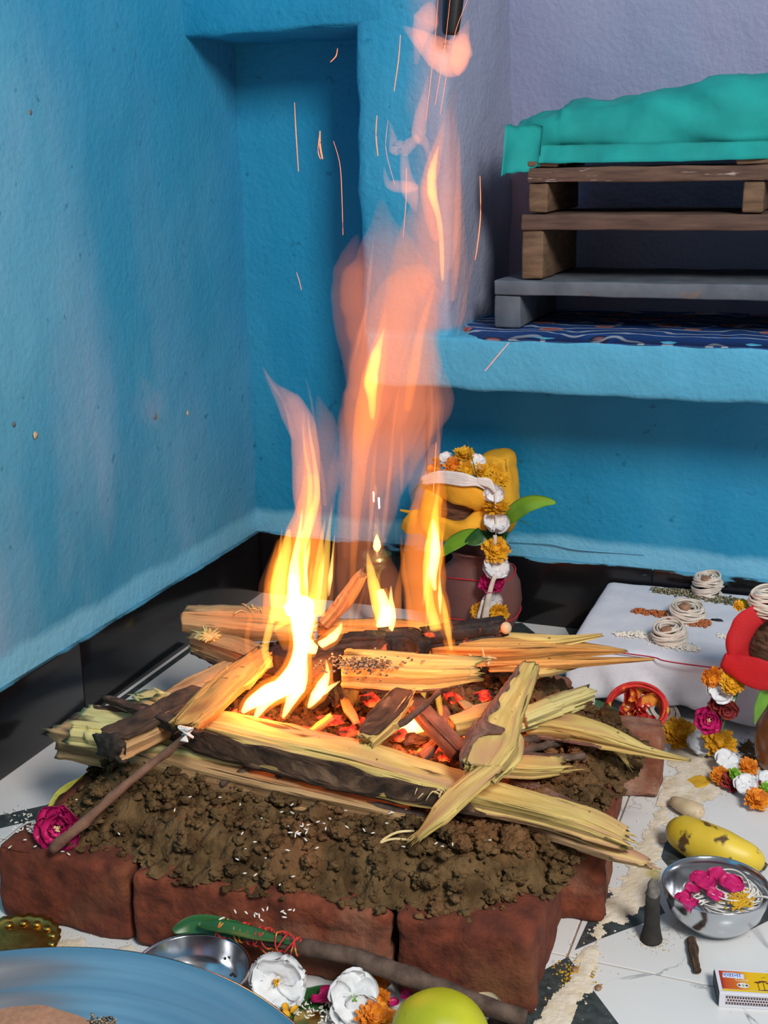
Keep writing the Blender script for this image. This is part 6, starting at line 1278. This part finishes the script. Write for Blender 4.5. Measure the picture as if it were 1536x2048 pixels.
b=MB(); leaf_mesh(b,[P(560,2040,.004),P(610,2008,.005),P(660,1998,.004),P(700,2010,.003)],.022,fold=.08,n=20); obj('betel_leaf',b,M_leafd,label='dark green leaf with rice at the bottom beside the tray',cat='leaf',group='dark leaves on the floor')
rr=random.Random(31)
scatter_rice('rice_grains','white rice scattered on the dark leaf by the tray',[P(rr.gauss(610,34),rr.gauss(2018,13),.008+.003*rr.random()) for _ in range(90)]+[P(rr.gauss(680,24),rr.gauss(2030,10),.006+.006*rr.random()) for _ in range(70)],1)
cn=P(615,2040,.008); b=MB(); lathe(b,[(0,0),(.0105,0),(.0112,.0006),(.0112,.0018),(.0105,.0024),(0,.0024)],cn,seg=36); obj('coin',b,M_brass,label='old yellowish coin lying on the dark leaf',cat='coin')
b=MB()
for (u,v,a) in ((573,2023,2.2),(582,2026,1.2),(578,2034,2.6)): c=P(u,v,.010); petal(b,c,(math.cos(a),math.sin(a),.1),(0,0,1),.008,.003)
obj('petal_scraps',b,M_mari,label='yellow petal scraps beside the coin',cat='petals')
gv=P(880,2074,.036); gth=thing('guava','yellow green guava at the bottom edge under the stick','fruit',Vector((gv.x,gv.y,0)))
b=MB(); ico(b,gv,.0365,4,(1.06,.98,.96),wob=.025,seed=3); obj('fruit_body',b,M_guava,gth)
b=MB(); petal(b,P(955,1992,.018),(1,-.25,.05),(0,-.5,1),.022,.006,cup=.1); obj('dry_leaf',b,M_cream,label='tan dry leaf scrap behind the stick at the corner brick',cat='leaf')
# rose, rice and peel on the left bricks
flower_obj('rose','magenta rose resting on the front left brick',P(118,1655,BH+.016),.0235,TOC+UPV*.35,M_rose,'rose',seed=15,group='roses')
rr=random.Random(32)
scatter_rice('rice_grains','white rice heap on the left brick beside the rose',[P(rr.gauss(66,15),rr.gauss(1658,9),BH+.003+.002*rr.random()) for _ in range(50)]+[P(u,v,BH+.002) for u,v in ((70,1693),(125,1703),(137,1708),(20,1694))],2)
scatter_rice('rice_grains','rice grains on the floor left of the brick platform',[P(rr.gauss(45,20),rr.gauss(1625,7),.002) for _ in range(16)],3)
pos=[]
for (u,v,su,sv,n_) in [(600,1690,16,12,16),(515,1722,35,22,8),(495,1780,40,9,8),(330,1620,80,50,6),(620,1640,90,40,18),(720,1660,40,20,6),(570,1770,30,8,7),(800,1700,120,50,5)]:
    for _ in range(n_): pos.append(P(rr.gauss(u,su),rr.gauss(v,sv),.10))
def zgr(x,y):
    d=sdist(x,y); return (soil_h(x,y,max(d,0))+.0075) if d>0 else BH+.002
scatter_rice('rice_grains','rice grains sprinkled over the brown soil',pos,4,zf=zgr)
b=MB(); leaf_mesh(b,[P(196,1540,.085),P(165,1558,.088),P(135,1580,.088),P(112,1602,.084),P(95,1640,.080)],.011,nr=(-.5,-.6,.8),fold=.35,n=20); obj('banana_peel',b,M_leafy,label='yellow peel strip with black patches on the left edge of the soil',cat='peel')
